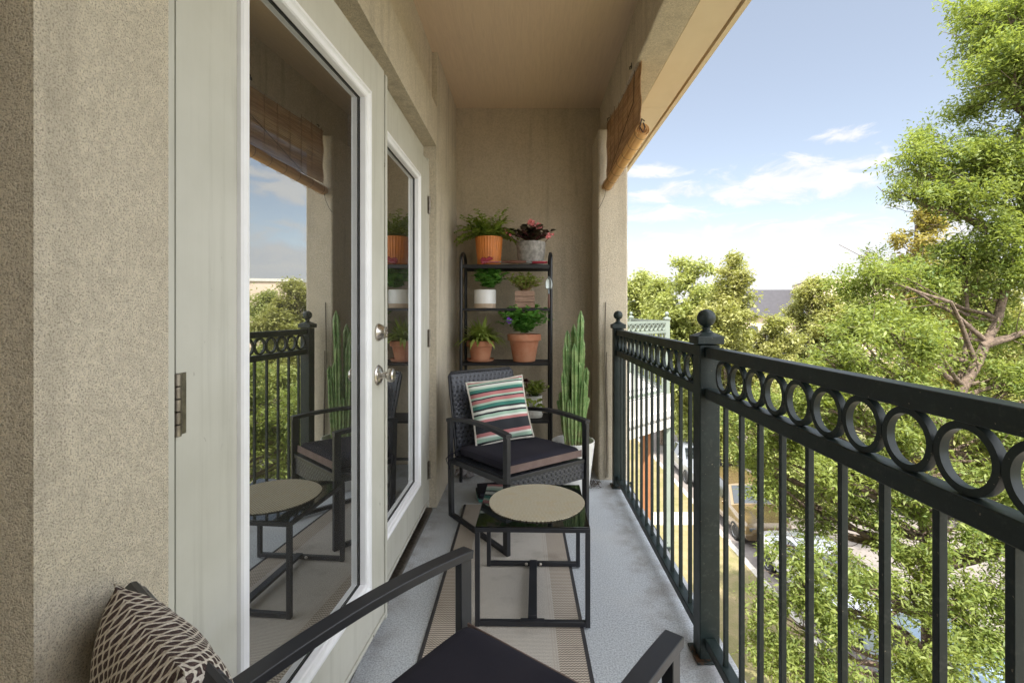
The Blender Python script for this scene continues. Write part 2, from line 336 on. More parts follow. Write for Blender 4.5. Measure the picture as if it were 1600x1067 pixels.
# ------------------------------------------------------------------ mesh builder
class MB:
    def __init__(s): s.v = []; s.f = []
    def add(s, v, f):
        k = len(s.v); s.v += [tuple(x) for x in v]; s.f += [tuple(k+i for i in q) for q in f]; return s
    def box(s, a, c):                              # two opposite corners
        x0, y0, z0 = (min(p, q) for p, q in zip(a, c)); x1, y1, z1 = (max(p, q) for p, q in zip(a, c))
        return s.add([(x0,y0,z0),(x1,y0,z0),(x1,y1,z0),(x0,y1,z0),(x0,y0,z1),(x1,y0,z1),(x1,y1,z1),(x0,y1,z1)],
                     [(3,2,1,0),(4,5,6,7),(0,1,5,4),(1,2,6,5),(2,3,7,6),(3,0,4,7)])
    def bar(s, p, q, w, h, up=(0,0,1)):            # rectangular bar from p to q
        p, q, up = Vector(p), Vector(q), Vector(up); d = (q-p).normalized()
        a = d.cross(up)
        if a.length < 1e-4: a = d.cross(Vector((1, 0, 0)))
        a.normalize(); c = a.cross(d).normalized(); vs = []
        for e in (p, q):
            for i, j in ((-1,-1),(1,-1),(1,1),(-1,1)): vs.append(e+a*i*w/2+c*j*h/2)
        return s.add(vs, [(3,2,1,0),(4,5,6,7),(0,1,5,4),(1,2,6,5),(2,3,7,6),(3,0,4,7)])
    def lathe(s, prof, n=32, c=(0,0,0), cap=True):
        k = len(s.v)
        for r, z in prof:
            for i in range(n):
                t = 2*math.pi*i/n; s.v.append((c[0]+r*math.cos(t), c[1]+r*math.sin(t), c[2]+z))
        for j in range(len(prof)-1):
            for i in range(n): s.f.append((k+j*n+i, k+j*n+(i+1)%n, k+(j+1)*n+(i+1)%n, k+(j+1)*n+i))
        if cap:
            s.f.append(tuple(k+i for i in range(n))[::-1]); s.f.append(tuple(k+(len(prof)-1)*n+i for i in range(n)))
        return s
    def tube(s, pts, rad, n=8, cap=True):
        pts = [Vector(p) for p in pts]; k = len(s.v)
        if not hasattr(rad, '__len__'): rad = [rad]*len(pts)
        a = None
        for i, p in enumerate(pts):
            d = (pts[min(i+1, len(pts)-1)]-pts[max(i-1, 0)]).normalized()
            if a is None:
                a = d.cross(Vector((0, 0, 1)))
                if a.length < .1: a = d.cross(Vector((1, 0, 0)))
            a = (a-d*a.dot(d)).normalized(); c = d.cross(a)
            for j in range(n):
                t = 2*math.pi*j/n; s.v.append(tuple(p+(a*math.cos(t)+c*math.sin(t))*rad[i]))
        for i in range(len(pts)-1):
            for j in range(n): s.f.append((k+i*n+j, k+i*n+(j+1)%n, k+(i+1)*n+(j+1)%n, k+(i+1)*n+j))
        if cap:
            s.f.append(tuple(k+j for j in range(n))[::-1]); s.f.append(tuple(k+(len(pts)-1)*n+j for j in range(n)))
        return s
    def strip(s, pts, w, h, up=(0,0,1)):           # rectangular tube swept along a path
        pts = [Vector(p) for p in pts]; up = Vector(up); k = len(s.v)
        for i, p in enumerate(pts):
            d = (pts[min(i+1, len(pts)-1)]-pts[max(i-1, 0)]).normalized()
            a = d.cross(up).normalized(); c = a.cross(d)
            for q, r in ((-1,-1),(1,-1),(1,1),(-1,1)): s.v.append(tuple(p+a*q*w/2+c*r*h/2))
        for i in range(len(pts)-1):
            for j in range(4): s.f.append((k+i*4+j, k+i*4+(j+1)%4, k+(i+1)*4+(j+1)%4, k+(i+1)*4+j))
        s.f.append((k+3, k+2, k+1, k)); e = k+(len(pts)-1)*4; s.f.append((e, e+1, e+2, e+3)); return s
    def leaf(s, p, d, L, w, nrm=None, fold=.15):
        p, d = Vector(p), Vector(d).normalized(); n = Vector(nrm) if nrm is not None else Vector((0, 0, 1))
        a = d.cross(n)
        if a.length < .05: a = d.cross(Vector((1, .3, 0)))
        a.normalize(); n = a.cross(d)
        m1 = p+d*L*.35; m2 = p+d*L*.7
        return s.add([p, m1+a*w*.5+n*w*fold, m2+a*w*.38+n*w*fold*.6, p+d*L-n*L*.06, m2-a*w*.38+n*w*fold*.6, m1-a*w*.5+n*w*fold, m1, m2],
                     [(0,6,1),(1,6,7,2),(2,7,3),(0,5,6),(5,4,7,6),(4,3,7)])
    def blade(s, p, d, L, w, droop=.6, n=7, face=None):   # arching strap leaf
        p = Vector(p); d = Vector(d).normalized(); k = len(s.v); pts = []
        side = d.cross(Vector((0, 0, 1)))
        if side.length < .05: side = Vector((1, 0, 0))
        side.normalize()
        for i in range(n+1):
            t = i/n; ww = w*(math.sin(math.pi*min(1, t*.92+.12))**.7)*.5
            if i == n: ww = w*.03
            s.v.append(tuple(p+side*ww)); s.v.append(tuple(p-side*ww)); pts.append(p.copy())
            d = (d-Vector((0, 0, droop/n*1.6))).normalized(); p = p+d*L/n
        for i in range(n): s.f.append((k+2*i, k+2*i+1, k+2*i+3, k+2*i+2))
        return pts
    def build(s, name, m, parent=None, smooth=35, bev=0, loc=None, rot=None):
        me = bpy.data.meshes.new(name); me.from_pydata([tuple(x) for x in s.v], [], s.f); me.validate()
        mm = m if isinstance(m, bpy.types.Material) else M[m]
        me.materials.append(mm)
        if smooth:
            me.shade_smooth(); me.set_sharp_from_angle(angle=R(smooth))
        o = bpy.data.objects.new(name, me); COL.objects.link(o)
        if parent: o.parent = parent
        if loc is not None: o.location = loc
        if rot is not None: o.rotation_euler = rot
        if bev:
            bm = o.modifiers.new('bevel', 'BEVEL'); bm.width = bev; bm.segments = 2; bm.limit_method = 'ANGLE'; bm.angle_limit = R(40)
        return o
def tag(o, label=None, cat=None, group=None, kind=None):
    for k, v in (('label', label), ('category', cat), ('group', group), ('kind', kind)):
        if v: o[k] = v
    return o
def empty(name, label, cat, loc=(0,0,0), rz=0, group=None):
    o = bpy.data.objects.new(name, None); COL.objects.link(o); o.location = loc; o.rotation_euler = (0, 0, rz); o.empty_display_size = .1
    return tag(o, label, cat, group)
def copy_tree(o, parent=None):
    c = o.copy(); COL.objects.link(c); c.parent = parent
    for ch in list(o.children): copy_tree(ch, c)
    return c
def npmesh(name, V, Fc, m, parent=None, nper=4):
    me = bpy.data.meshes.new(name); nf = len(Fc)
    me.vertices.add(len(V)); me.vertices.foreach_set('co', np.asarray(V, dtype=np.float32).ravel())
    me.loops.add(nf*nper); me.loops.foreach_set('vertex_index', np.asarray(Fc, dtype=np.int32).ravel())
    me.polygons.add(nf); me.polygons.foreach_set('loop_start', np.arange(0, nf*nper, nper, dtype=np.int32))
    me.update(calc_edges=True); me.materials.append(M[m])
    o = bpy.data.objects.new(name, me); COL.objects.link(o)
    if parent: o.parent = parent
    return o
def P(px, py, D): return Vector(((px-VX)/F*D, D, H-(py-VY)/F*D))

# ------------------------------------------------------------------ ground, road, lawn
GZ = -7.0
def sheet(name, x0, x1, y0, y1, z, m, cell=None):
    return tag(MB().add([(x0,y0,z),(x1,y0,z),(x1,y1,z),(x0,y1,z)], [(0,1,2,3)]).build(name, m, smooth=0), kind='structure')
sheet('ground', -600, 900, -300, 1500, GZ-.02, 'field')
sheet('lawn', .4, 7.1, -20, 70, GZ, 'lawn')
sheet('path', .4, 7.1, 18.6, 19.8, GZ+.006, 'path')
sheet('road', 7.3, 17.0, -60, 160, GZ-.012+.0, 'road')
tag(MB().box((7.1,-60,GZ-.1),(7.3,160,GZ+.03)).box((17.0,-60,GZ-.1),(17.2,160,GZ+.10)).build('kerb', 'kerb', bev=.02), kind='structure')
sheet('pavement', 17.2, 18.8, -60, 160, GZ+.09, 'path')

# ------------------------------------------------------------------ the building round the balcony
B = empty('apartment_building', 'tan stucco apartment building whose covered balcony surrounds the viewer', 'building', (0, 0, 0))
XW, XD = -.545, -.585
YE, ZC, ZB = 3.75, 2.76, 2.468
w = MB()
w.box((-.80,.534,-.3),(XW,.735,2.18)).box((-.80,.534,2.18),(XW,2.92,2.42)).box((-.80,-1.0,2.42),(-.576,2.94,ZC))
w.box((-.80,2.92,-.3),(XW,2.94,2.18)).box((-.80,2.92,2.18),(XW,2.94,2.42)).box((-.80,2.94,-.3),(XW,YE,ZC)).box((-.90,-1.0,-.3),(-.72,.534,2.42))
w.build('side_wall', 'stucco', B, smooth=0)
MB().box((-.80,YE,-7),(.711,3.92,ZC)).build('end_wall', 'stucco_end_shaded', B, smooth=0)
MB().box((.504,3.40,-7),(.711,YE-.002,ZB)).build('pilaster', 'stucco', B, smooth=0, bev=.012)
MB().box((-.90,-.75,-7),(.711,-.60,ZC)).build('near_end_wall', 'stucco', B, smooth=0)
MB().box((.566,-1.0,ZB),(.72,YE,ZC+.02)).build('beam', 'stucco', B, smooth=0, bev=.008)
c = MB()
c.box((-.60,-1.0,ZC),(.57,YE,ZC+.03))
c.build('ceiling', 'ceiling', B, smooth=0)
sf = MB()
for y0, y1 in ((-3, .62), (.623, 3.068), (3.071, 5.5)): sf.box((.722,y0,2.474),(.893,y1,2.50))
sf.build('soffit', 'soffit', B, smooth=0)
MB().box((.905,-3,2.466),(.93,5.5,2.62)).box((.893,-3,2.492),(.905,5.5,2.51)).build('fascia', 'soffit', B, smooth=0)
MB().box((-12,-1.3,2.80),(.925,5.5,3.1)).box((-12,-14,3.1),(-.7,14,6.2)).box((-12,-14,-7),(-.92,14,2.80)).build('upper_storey', 'stucco', B, smooth=0)
fl = MB().box((-.82,-1.0,-.24),(.70,3.40,0)).box((-.82,3.40,-.24),(.5035,YE-.001,0))
tag(fl.build('floor', 'floor', smooth=0), kind='structure')

# door frame
fr = MB()
fr.box((-.70,.737,0),(-.557,.766,2.176)).box((-.70,.766,0),(-.62,.79,2.10)).box((-.70,.766,2.10),(-.622,2.917,2.176))
fr.box((-.70,2.872,0),(-.60,2.917,2.10)).box((-.70,2.885,0),(-.588,2.917,2.098)).box((-.66,.79,2.078),(-.606,2.872,2.0995))
fr.build('door_frame', 'paint', B, bev=.003, smooth=0)
MB().box((-.70,.79,0),(-.56,2.872,.022)).build('threshold', 'hinge', B, bev=.004)
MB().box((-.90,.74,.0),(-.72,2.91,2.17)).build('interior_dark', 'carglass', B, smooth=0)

def sweep_rect(mb, s0, s1, z0, z1, prof):
    # profile of (inset, height-along-x) swept round a rectangle in the local y/z plane, mitred
    k = len(mb.v); n = len(prof)
    for cs, cz in ((0,0),(1,0),(1,1),(0,1)):
        for i, h in prof:
            mb.v.append((h, (s1-i) if cs else (s0+i), (z1-i) if cz else (z0+i)))
    for c_ in range(4):
        for j in range(n-1):
            a, b_ = k+c_*n+j, k+((c_+1) % 4)*n+j
            mb.f.append((a, b_, b_+1, a+1))
def door_leaf(L, s0, s1, loc, rz, hinge_at, knob):
    # local origin: bottom corner, +y across the leaf, +x outwards
    z0, z1, g0, g1 = .03, 2.045, .212, 1.905
    d = MB()
    d.box((-.045,0,z0),(0,s0+.012,z1)).box((-.045,s1-.012,z0),(0,L,z1)).box((-.045,s0+.012,z0),(0,s1-.012,g0+.012)).box((-.045,s0+.012,g1-.012),(0,s1-.012,z1))
    leaf = d.build('door', 'paint', B, smooth=0, loc=loc, rot=(0, 0, rz))
    mo = MB(); sweep_rect(mo, s0, s1, g0, g1, [(0,-.002),(0,.008),(.004,.012),(.013,.013),(.017,.008),(.020,.0065),(.031,.0055),(.034,.001),(.035,-.022)])
    mo.build('moulding', 'white', leaf, smooth=25)
    se = MB(); sweep_rect(se, s0+.034, s1-.034, g0+.034, g1-.034, [(0,-.0185),(.0012,-.0165),(.003,-.0165),(.004,-.020)])
    se.build('gasket', 'rubber', leaf, smooth=0)
    MB().box((-.027,s0+.030,g0+.030),(-.021,s1-.030,g1-.030)).build('glass_pane', 'glass', leaf, smooth=0)
    MB().box((.0005,.004,z0+.0),(.006,L-.004,z0+.016)).build('bottom_sweep', 'paint', leaf, bev=.002)
    for k in range(4):
        o = MB().lathe([(.0001,0),(.004,0),(.004,.001),(.0001,.0015)], 10, cap=False).build('screw', 'hinge', leaf, smooth=0)
        o.matrix_local = Matrix(((0,0,1,.006),(1,0,0,.12+k*(L-.24)/3),(0,1,0,z0+.008),(0,0,0,1)))
    for z in (.22, 1.0, 1.79):
        h = MB(); zz = z-.052
        for k in range(5): h.lathe([(.0055,0),(.0072,.001),(.0072,.0195),(.0055,.0205)], 14, (.006, hinge_at, zz+k*.021))
        h.box((-.004, hinge_at-.001, zz),(.0005, hinge_at+(.028 if hinge_at < L/2 else -.028), zz+.104))
        h.build('hinge', 'hinge', leaf, smooth=30)
    if knob:
        mt = Matrix(((0,0,1,.0),(1,0,0,L-.062),(0,1,0,1.083),(0,0,0,1)))
        o = MB().lathe([(.031,0),(.031,.006),(.029,.008),(.0215,.024),(.0205,.030),(.018,.031),(.017,.028),(.0001,.028)], 36).box((-.0015,-.007,.027),(.0015,.007,.0325)).build('deadbolt', 'nickel', leaf, smooth=28); o.matrix_local = mt
        kn = MB().lathe([(.036,0),(.036,.003),(.033,.006),(.0305,.007),(.029,.010),(.024,.012),(.016,.015),(.0115,.019),(.0105,.030),(.014,.034),(.021,.038),(.0245,.043),(.0255,.050),(.0235,.056),(.017,.060),(.0001,.061)], 36)
        o = kn.build('knob', 'nickel', leaf, smooth=28); o.matrix_local = Matrix(((0,0,1,.0),(1,0,0,L-.062),(0,1,0,.930),(0,0,0,1)))
        MB().box((-.040,L+.010,.012),(.003,L+.030,2.038)).box((-.040,L-.001,.03),(-.020,L+.012,2.03)).build('astragal', 'paint', leaf, bev=.002)
    return leaf
TH = R(3.3); LN = .984
door_leaf(LN, .155, LN-.145, (XD, .806, .024), -TH, -.006, True)
door_leaf(1.058, .155, .822, (XD, 1.806, .024), 0, 1.064, False)

# ------------------------------------------------------------------ balcony railing
def ring_mb(r=.050, t=.0105, d=.028, n=40):
    mb = MB(); prof = ((r, -d/2), (r, d/2), (r-t, d/2), (r-t, -d/2))
    for i in range(n):
        a = 2*math.pi*i/n
        for q, x in prof: mb.v.append((x, q*math.cos(a), q*math.sin(a)))
    for i in range(n):
        for j in range(4):
            k, l = i*4, ((i+1) % n)*4; mb.f.append((k+j, k+(j+1) % 4, l+(j+1) % 4, l+j))
    return mb
def post_parts(par, x, y, m, h=1.098, ball=True, base=True):
    hw = .034
    po = MB().box((x-hw,y-hw,.0),(x+hw,y+hw,h-.03)).build('post', m, par, bev=.003)
    c = MB(); s = .045
    c.box((x-s,y-s,h-.028),(x+s,y+s,h)); c.add([(x-s+.004,y-s+.004,h),(x+s-.004,y-s+.004,h),(x+s-.004,y+s-.004,h),(x-s+.004,y+s-.004,h),(x-.02,y-.02,h+.012),(x+.02,y-.02,h+.012),(x+.02,y+.02,h+.012),(x-.02,y+.02,h+.012)],
        [(0,1,5,4),(1,2,6,5),(2,3,7,6),(3,0,4,7),(4,5,6,7)])
    c.build('post_cap', m, po, bev=.003, smooth=0)
    rb = .031; prof = [(.024,.008),(.021,.014),(.013,.020),(.0125,.024),(.017,.0255),(.017,.028),(.0125,.030)]
    prof += [(rb*math.sin(t), .060-rb*math.cos(t)) for t in [R(q) for q in range(22, 180, 9)]] + [(.0005, .0909)]
    MB().lathe(prof, 32, (x, y, h)).build('ball_finial', m, po, smooth=40)
    if base: MB().box((x-.048,y-.050,.001),(x+.040,y+.050,.010)).build('base_plate', 'rail_rusty', po, bev=.002)
    return po
RX = .618
RL = empty('balcony_railing', 'dark green ring railing with ball topped posts along the open side of this balcony', 'railing', (RX, 0, 0))
ringo = None; balo = None
def rail_section(y0, y1, ring0, bal0, par=RL, m='rail'):
    global ringo, balo
    MB().box((-.018,y0,1.026),(.018,y1,1.062)).build('top_rail', m, par, bev=.0025)
    MB().box((-.018,y0,.888),(.018,y1,.923)).build('middle_rail', m, par, bev=.0025)
    MB().box((-.018,y0,.050),(.018,y1,.083)).build('bottom_rail', m, par, bev=.0025)
    y = ring0
    while y > y0+.045:
        if ringo is None: ringo = ring_mb(.0515, .0112, .0135).build('ring', m, par, smooth=50, bev=0); o = ringo
        else: o = ringo.copy(); COL.objects.link(o); o.parent = par
        o.location = (0, y, .9745); y -= .1047
    y = bal0
    while y > y0+.03:
        if balo is None: balo = MB().box((-.0065,-.0065,.083),(.0065,.0065,.888)).build('baluster', m, par, bev=.001); o = balo
        else: o = balo.copy(); COL.objects.link(o); o.parent = par
        o.location = (0, y, 0); y -= .111
rail_section(.045, 1.625, 1.513, 1.50)
rail_section(1.70, 3.235, 3.18, 3.16)
rail_section(-.60, -.025, -.08, -.11)
for y in (1.663, 3.268, .010): post_parts(RL, 0, y, 'rail')

# ------------------------------------------------------------------ bamboo blind on the beam
bl = empty('bamboo_blind', 'rolled up bamboo slat blind hanging under the beam at the far end of the balcony', 'blind', (0, 0, 0))
def bp(y, z): 
    t = (y-2.48)/(3.37-2.48); return Vector((.586-.026*t, y, z))
sl_ = MB()
for k in range(36):
    z = 2.492-k*.0105
    dz0 = -.02*0; sag = .010
    for y0, y1 in ((2.48, 3.37),):
        a = bp(y0, z); c_ = bp(y1, z-.012)
        a.x += .004*math.sin(k*.35); c_.x += .004*math.sin(k*.35)
        sl_.bar(a, c_, .0030, .0080)
sl_.build('slats', 'slat', bl, smooth=0)
cd_ = MB()
for k in range(8):
    y = 2.50+k*.121
    for e in (-.0035, .0035):
        cd_.tube([bp(y, 2.50)+Vector((e,0,0)), bp(y, 2.30)+Vector((e*1.2,.003,0)), bp(y, 2.13)+Vector((e,0,0))], .0018, 5)
cd_.build('weaving_cord', 'cord', bl)
def spiral_roll():
    mb = MB(); n = 96; k = 0
    for i in range(n+1):
        t = i/n*2*math.pi*2.6; r = .012+.024*i/n
        for y in np.linspace(0, .92, 2): mb.v.append((r*math.cos(t), y, r*math.sin(t)))
    for i in range(n): mb.f.append((2*i, 2*i+1, 2*i+3, 2*i+2))
    return mb
ro = spiral_roll().build('roll', 'roll', bl, smooth=60)
sm = ro.modifiers.new('solid', 'SOLIDIFY'); sm.thickness = .003; sm.offset = 0
ro.location = (.595, 2.465, 2.108); ro.rotation_euler = (R(-3.2), 0, R(2.0))
for k in range(7):
    y = .03+k*.14; pts = [(.0385*math.cos(t), y, .0385*math.sin(t)) for t in np.linspace(0, 2*math.pi, 25)]
    MB().tube(pts, .0014, 5).build('roll_cord', 'cord', ro)
MB().tube([(.60,2.46,2.15),(.585,2.455,2.16),(.575,2.458,2.12),(.59,2.45,2.09),(.60,2.452,2.115),(.592,2.455,2.14)], .004, 7).tube([(.554,3.37,2.05),(.545,3.375,1.99),(.52,3.38,1.93),(.500,3.39,1.90)], .0018, 6).tube([bp(2.58,2.50)+Vector((-.006,0,0)), bp(2.60,2.31)+Vector((-.008,0,0)), bp(3.2,2.06)+Vector((-.03,0,0))], .0016, 6).build('pull_cord', 'twig', bl)
MB().box((.563,2.60,2.49),(.568,2.61,2.52)).tube([(.566,2.605,2.505),(.556,2.605,2.50),(.556,2.605,2.485)], .003, 6).tube([(.566,3.3,2.505),(.552,3.3,2.50),(.552,3.3,2.485)], .003, 6).build('hook', 'ironblack', bl)

# ------------------------------------------------------------------ rug
rug = empty('runner_rug', 'grey and tan woven outdoor runner rug lying under the table and chairs', 'rug', (-.073, 1.2, 0), R(0.6))
MB().box((-.292,-1.1,.0008),(.292,1.755,.007)).build('weave', 'rug', rug, bev=.002)

# ------------------------------------------------------------------ chairs
def rounded_cushion(w, d, t, n=14):
    mb = MB(); g = {}
    for s in (1, -1):
        for i in range(n+1):
            for j in range(n+1):
                a, c = i/n*2-1, j/n*2-1
                e = (1-abs(a)**6)*(1-abs(c)**6)
                x = a*w/2*(1-.02*abs(c)**4); y = c*d/2*(1-.02*abs(a)**4)
                z = s*(t/2*.78 + t/2*.30*e**.5)
                g[s, i, j] = len(mb.v); mb.v.append((x, y, z))
    for s in (1, -1):
        for i in range(n):
            for j in range(n):
                q = (g[s,i,j], g[s,i+1,j], g[s,i+1,j+1], g[s,i,j+1]); mb.f.append(q if s == 1 else q[::-1])
    for i in range(n):
        mb.f.append((g[-1,i,0], g[-1,i+1,0], g[1,i+1,0], g[1,i,0])); mb.f.append((g[1,i,n], g[1,i+1,n], g[-1,i+1,n], g[-1,i,n]))
        mb.f.append((g[1,0,i], g[1,0,i+1], g[-1,0,i+1], g[-1,0,i])); mb.f.append((g[-1,n,i], g[-1,n,i+1], g[1,n,i+1], g[1,n,i]))
    return mb
def make_chair(label):
    # local: front towards -y, width along x; origin at the floor under the seat centre
    t = empty('patio_chair', label, 'chair', group='black wicker patio armchairs')
    hw, hd = .262, .28
    for s in (-1, 1):
        x = s*hw
        MB().bar((x,-hd,.0),(x,-hd,.566),.022,.036,(0,1,0)).build('leg', 'black', t, bev=.002)
        MB().bar((x,hd,.0),(x,hd+.018,.545),.022,.036,(0,1,0)).build('leg', 'black', t, bev=.002)
        MB().bar((x,-hd+.018,.012),(x,hd-.018,.012),.022,.022).build('floor_runner', 'black', t, bev=.002)
        pts = [(x, hd+.034-(2*hd+.052)*q, .548+.024*math.sin(math.pi*min(1, q*1.0))**.9+.026*q) for q in np.linspace(0, 1, 18)]
        MB().strip(pts, .036, .020).build('armrest', 'black', t, bev=.002)
        MB().bar((x*.985,-hd+.0,.345),(x*.985,hd,.318),.020,.030).build('side_rail', 'black', t, bev=.002)
    MB().box((-hw+.012,-hd-.008,.352),(hw-.012,-hd+.012,.372)).build('seat_frame', 'black', t, bev=.002)
    sk = MB().box((-hw+.013,-.006,-.052),(hw-.013,.006,.045)).build('woven_skirt', 'wicker', t, bev=.002); sk.location = (0, -hd+.004, .315)
    st = MB().box((-hw+.013,-hd+.014,-.012),(hw-.013,hd-.01,.0)).build('woven_seat', 'wicker', t); st.location = (0, 0, .352); st.rotation_euler = (R(-3.0), 0, 0)
    bk = MB()
    n = 12
    for zi in range(n+1):
        q = zi/n; z = .0+.48*q; y = .100*q**1.3+.01; 
        for xx in (-.228, .228): bk.v += [(xx*(1-.02*q), y-.014, z), (xx*(1-.02*q), y+.014, z)]
    for zi in range(n):
        a = zi*4; c_ = a+4
        bk.f += [(a,a+2,c_+2,c_), (a+3,a+1,c_+1,c_+3), (a+1,a,c_,c_+1), (a+2,a+3,c_+3,c_+2)]
    bk.f += [(0,1,3,2), (n*4+1,n*4,n*4+2,n*4+3)]
    o = bk.build('backrest', 'wicker', t, bev=.006, smooth=30); o.location = (0, hd-.010, .325)
    fp = lambda x_, q: (x_, hd-.010+.100*q**1.3+.01, .325+.48*q)
    MB().tube([fp(-.232,.03),fp(-.232,.25),fp(-.232,.5),fp(-.231,.75),fp(-.228,.97),(-.21,hd+.102,.810),(.21,hd+.102,.810),fp(.228,.97),fp(.231,.75),fp(.232,.5),fp(.232,.25),fp(.232,.03)], .0085, 8).build('back_frame', 'black', t)
    cu = rounded_cushion(.485, .52, .062).build('seat_cushion', 'cushion', t, smooth=50); cu.location = (0, -.012, .394); cu.rotation_euler = (R(-3.0), 0, 0)
    cu.modifiers.new('s', 'SUBSURF').render_levels = 1
    ba = MB().box((-.2395,-.2625,-.024),(.2395,-.2585,.013)).build('cushion_band', 'cushion_side', cu, bev=.0015)
    ti = MB().tube([(-.23,.25,.0),(-.262,.285,-.02),(-.285,.29,-.025),(-.292,.28,-.06),(-.285,.275,-.10)], .0035, 6).tube([(-.278,.29,-.025),(-.295,.30,-.045),(-.288,.296,-.075),(-.275,.29,-.05)], .003, 6)
    ti.build('cushion_tie', 'cushion', cu)
    return t
ang = lambda fx, fy: math.atan2(fx, -fy)        # turns local -y to (fx, fy)
ch = make_chair('black wicker armchair facing the camera with a striped pillow, beside the plant rack')
ch.location = (-.055, 2.715, .0); ch.rotation_euler = (0, 0, ang(.600, -.80))
ch2 = copy_tree(ch); ch2['label'] = 'near black armchair seen from behind, a brown and cream throw over its back'
ch2.location = (-.118, .809, .007); ch2.rotation_euler = (0, 0, ang(.608, .794))
ch.location.z = .007

def pillow(name, label, w, h, t, m, group=None):
    root = empty(name, label, 'pillow'); n = 22; mb = MB(); g = {}
    for s in (-1, 1):
        for i in range(n+1):
            for j in range(n+1):
                a, c = i/n*2-1, j/n*2-1
                x = a*w/2*(1-.07*(1-abs(a))*0-.05*(c*c)*0-.06*(1-c*c)*abs(a)**3); z = h/2+c*h/2*(1-.06*(1-a*a)*abs(c)**3)
                y = s*t/2*(max(0, (1-a**4))*max(0, (1-c**4)))**.62
                y += .004*math.sin(9*a+3*c)*(1-a*a)*(1-c*c)
                if s == 1 and (i in (0, n) or j in (0, n)): g[s,i,j] = g[-1,i,j]; continue
                g[s, i, j] = len(mb.v); mb.v.append((x, y, z))
    for s in (-1, 1):
        for i in range(n):
            for j in range(n):
                q = (g[s,i,j], g[s,i+1,j], g[s,i+1,j+1], g[s,i,j+1]); mb.f.append(q if s == -1 else q[::-1])
    mb.build('cover', m, root, smooth=80)
    e = []
    def pt(a, c): return (a*w/2*(1-.06*(1-c*c)*abs(a)**3), 0, h/2+c*h/2*(1-.06*(1-a*a)*abs(c)**3))
    K = 14
    for i in range(K): e.append(pt(-1+2*i/K, -1))
    for i in range(K): e.append(pt(1, -1+2*i/K))
    for i in range(K): e.append(pt(1-2*i/K, 1))
    for i in range(K): e.append(pt(-1, 1-2*i/K))
    e.append(e[0]); 
    return root, e
pl, edge = pillow('throw_pillow', 'square pillow with green, pink and black stripes leaning on the far chair', .35, .37, .12, 'stripes')
MB().tube(edge, .0065, 8, False).build('piping', 'piping', pl)
def place(o, c, fx, fy, lean, roll=0):
    a = ang(fx, fy); o.location = c
    o.rotation_euler = (Euler((0, roll, 0)).to_matrix().to_4x4()).to_euler()
    o.matrix_world = Matrix.Translation(Vector(c)) @ Matrix.Rotation(a, 4, 'Z') @ Matrix.Rotation(lean, 4, 'X') @ Matrix.Rotation(roll, 4, 'Y')
place(pl, (-.122, 2.795, .430), .34, -.94, R(-19), R(-5))
p2, e2 = pillow('knitted_throw', 'brown and cream knitted throw draped over the back of the near chair by the wall', .24, .345, .105, 'hound')
place(p2, (-.372, .572, .508), -.608, -.794, R(11), R(0))
p2['category'] = 'throw'

# ------------------------------------------------------------------ table
tb = empty('side_table', 'low square black side table with glossy glass top between the two chairs', 'table', (.026, 2.02, .007), R(-1.2))
fw = .018
for s in (-1, 1):
    y = s*.214
    for x in (-.206, .206): MB().bar((x,y,.0),(x,y,.352),.018,.018,(0,1,0)).build('leg', 'black', tb, bev=.0015)
    MB().box((-.197,y-.009,.003),(.197,y+.009,.021)).build('floor_bar', 'black', tb, bev=.0015)
MB().box((-.017,-.205,.0215),(.017,.205,.034)).box((-.045,-.224,.0213),(.045,-.203,.0235)).build('centre_bar', 'black', tb, bev=.0015)
MB().box((-.215,-.223,.352),(.215,-.205,.368)).box((-.215,.205,.352),(.215,.223,.368)).box((-.215,-.205,.352),(-.197,.205,.368)).box((.197,-.205,.352),(.215,.205,.368)).build('top_frame', 'black', tb, bev=.0015)
MB().box((-.213,-.221,.3685),(.213,.221,.3735)).build('glass_top', 'tabletop', tb, bev=.001)
for x in (-.032, .032):
    o = MB().lathe([(.0075,0),(.0075,.002),(.005,.005),(.0005,.006)], 14).build('bolt', 'nickel', tb, smooth=40); o.location = (x, .2045, .013); o.rotation_euler = (R(90), 0, 0)
pm = MB(); n = 96
prof = [(.0005,.0035),(.10,.0038),(.19,.0040),(.199,.0038),(.2005,.002),(.199,.0)]
pm.lathe(prof, n)
for k, (x, y, z) in enumerate(pm.v):
    a = math.atan2(y, x); r = math.hypot(x, y); q = 1+.006*math.sin(5*a+1)+.003*math.sin(47*a); pm.v[k] = (x*q, y*q, z)
pmo = pm.build('placemat', 'straw', smooth=40); pmo.location = (.042, 2.035, .3812)
tag(pmo, 'round woven straw placemat on the black glass table', 'placemat')

# ------------------------------------------------------------------ plant rack
YF, YB = 3.36, 3.62
rk = empty('plant_rack', 'tall black metal plant rack with four shelves against the end wall', 'shelf rack', (-.144, (YF+YB)/2, 0))
hx, hd_ = .313, (YB-YF)/2
for s in (-1, 1):
    pts = [(s*hx,-hd_,.0),(s*hx,-hd_,1.50)] + [(s*hx,-hd_*math.cos(t),1.535+.065*math.sin(t)) for t in np.linspace(0, math.pi, 13)] + [(s*hx,hd_,1.50),(s*hx,hd_,0)]
    MB().tube(pts, .0115, 12).build('side_frame', 'ironblack', rk)
SH = (1.505, 1.205, .825, .425)
for z in SH:
    q = MB()
    for y in (-hd_, hd_): q.bar((-hx,y,z-.008),(hx,y,z-.008),.012,.026 if z > 1.4 else .018)
    q.build('shelf_rail', 'ironblack', rk, bev=.002)
    q = MB()
    for k in range(9): y = -hd_+.02+k*(2*hd_-.04)/8; q.bar((-hx,y,z-.004),(hx,y,z-.004),.010,.004)
    q.build('shelf', 'ironblack', rk)
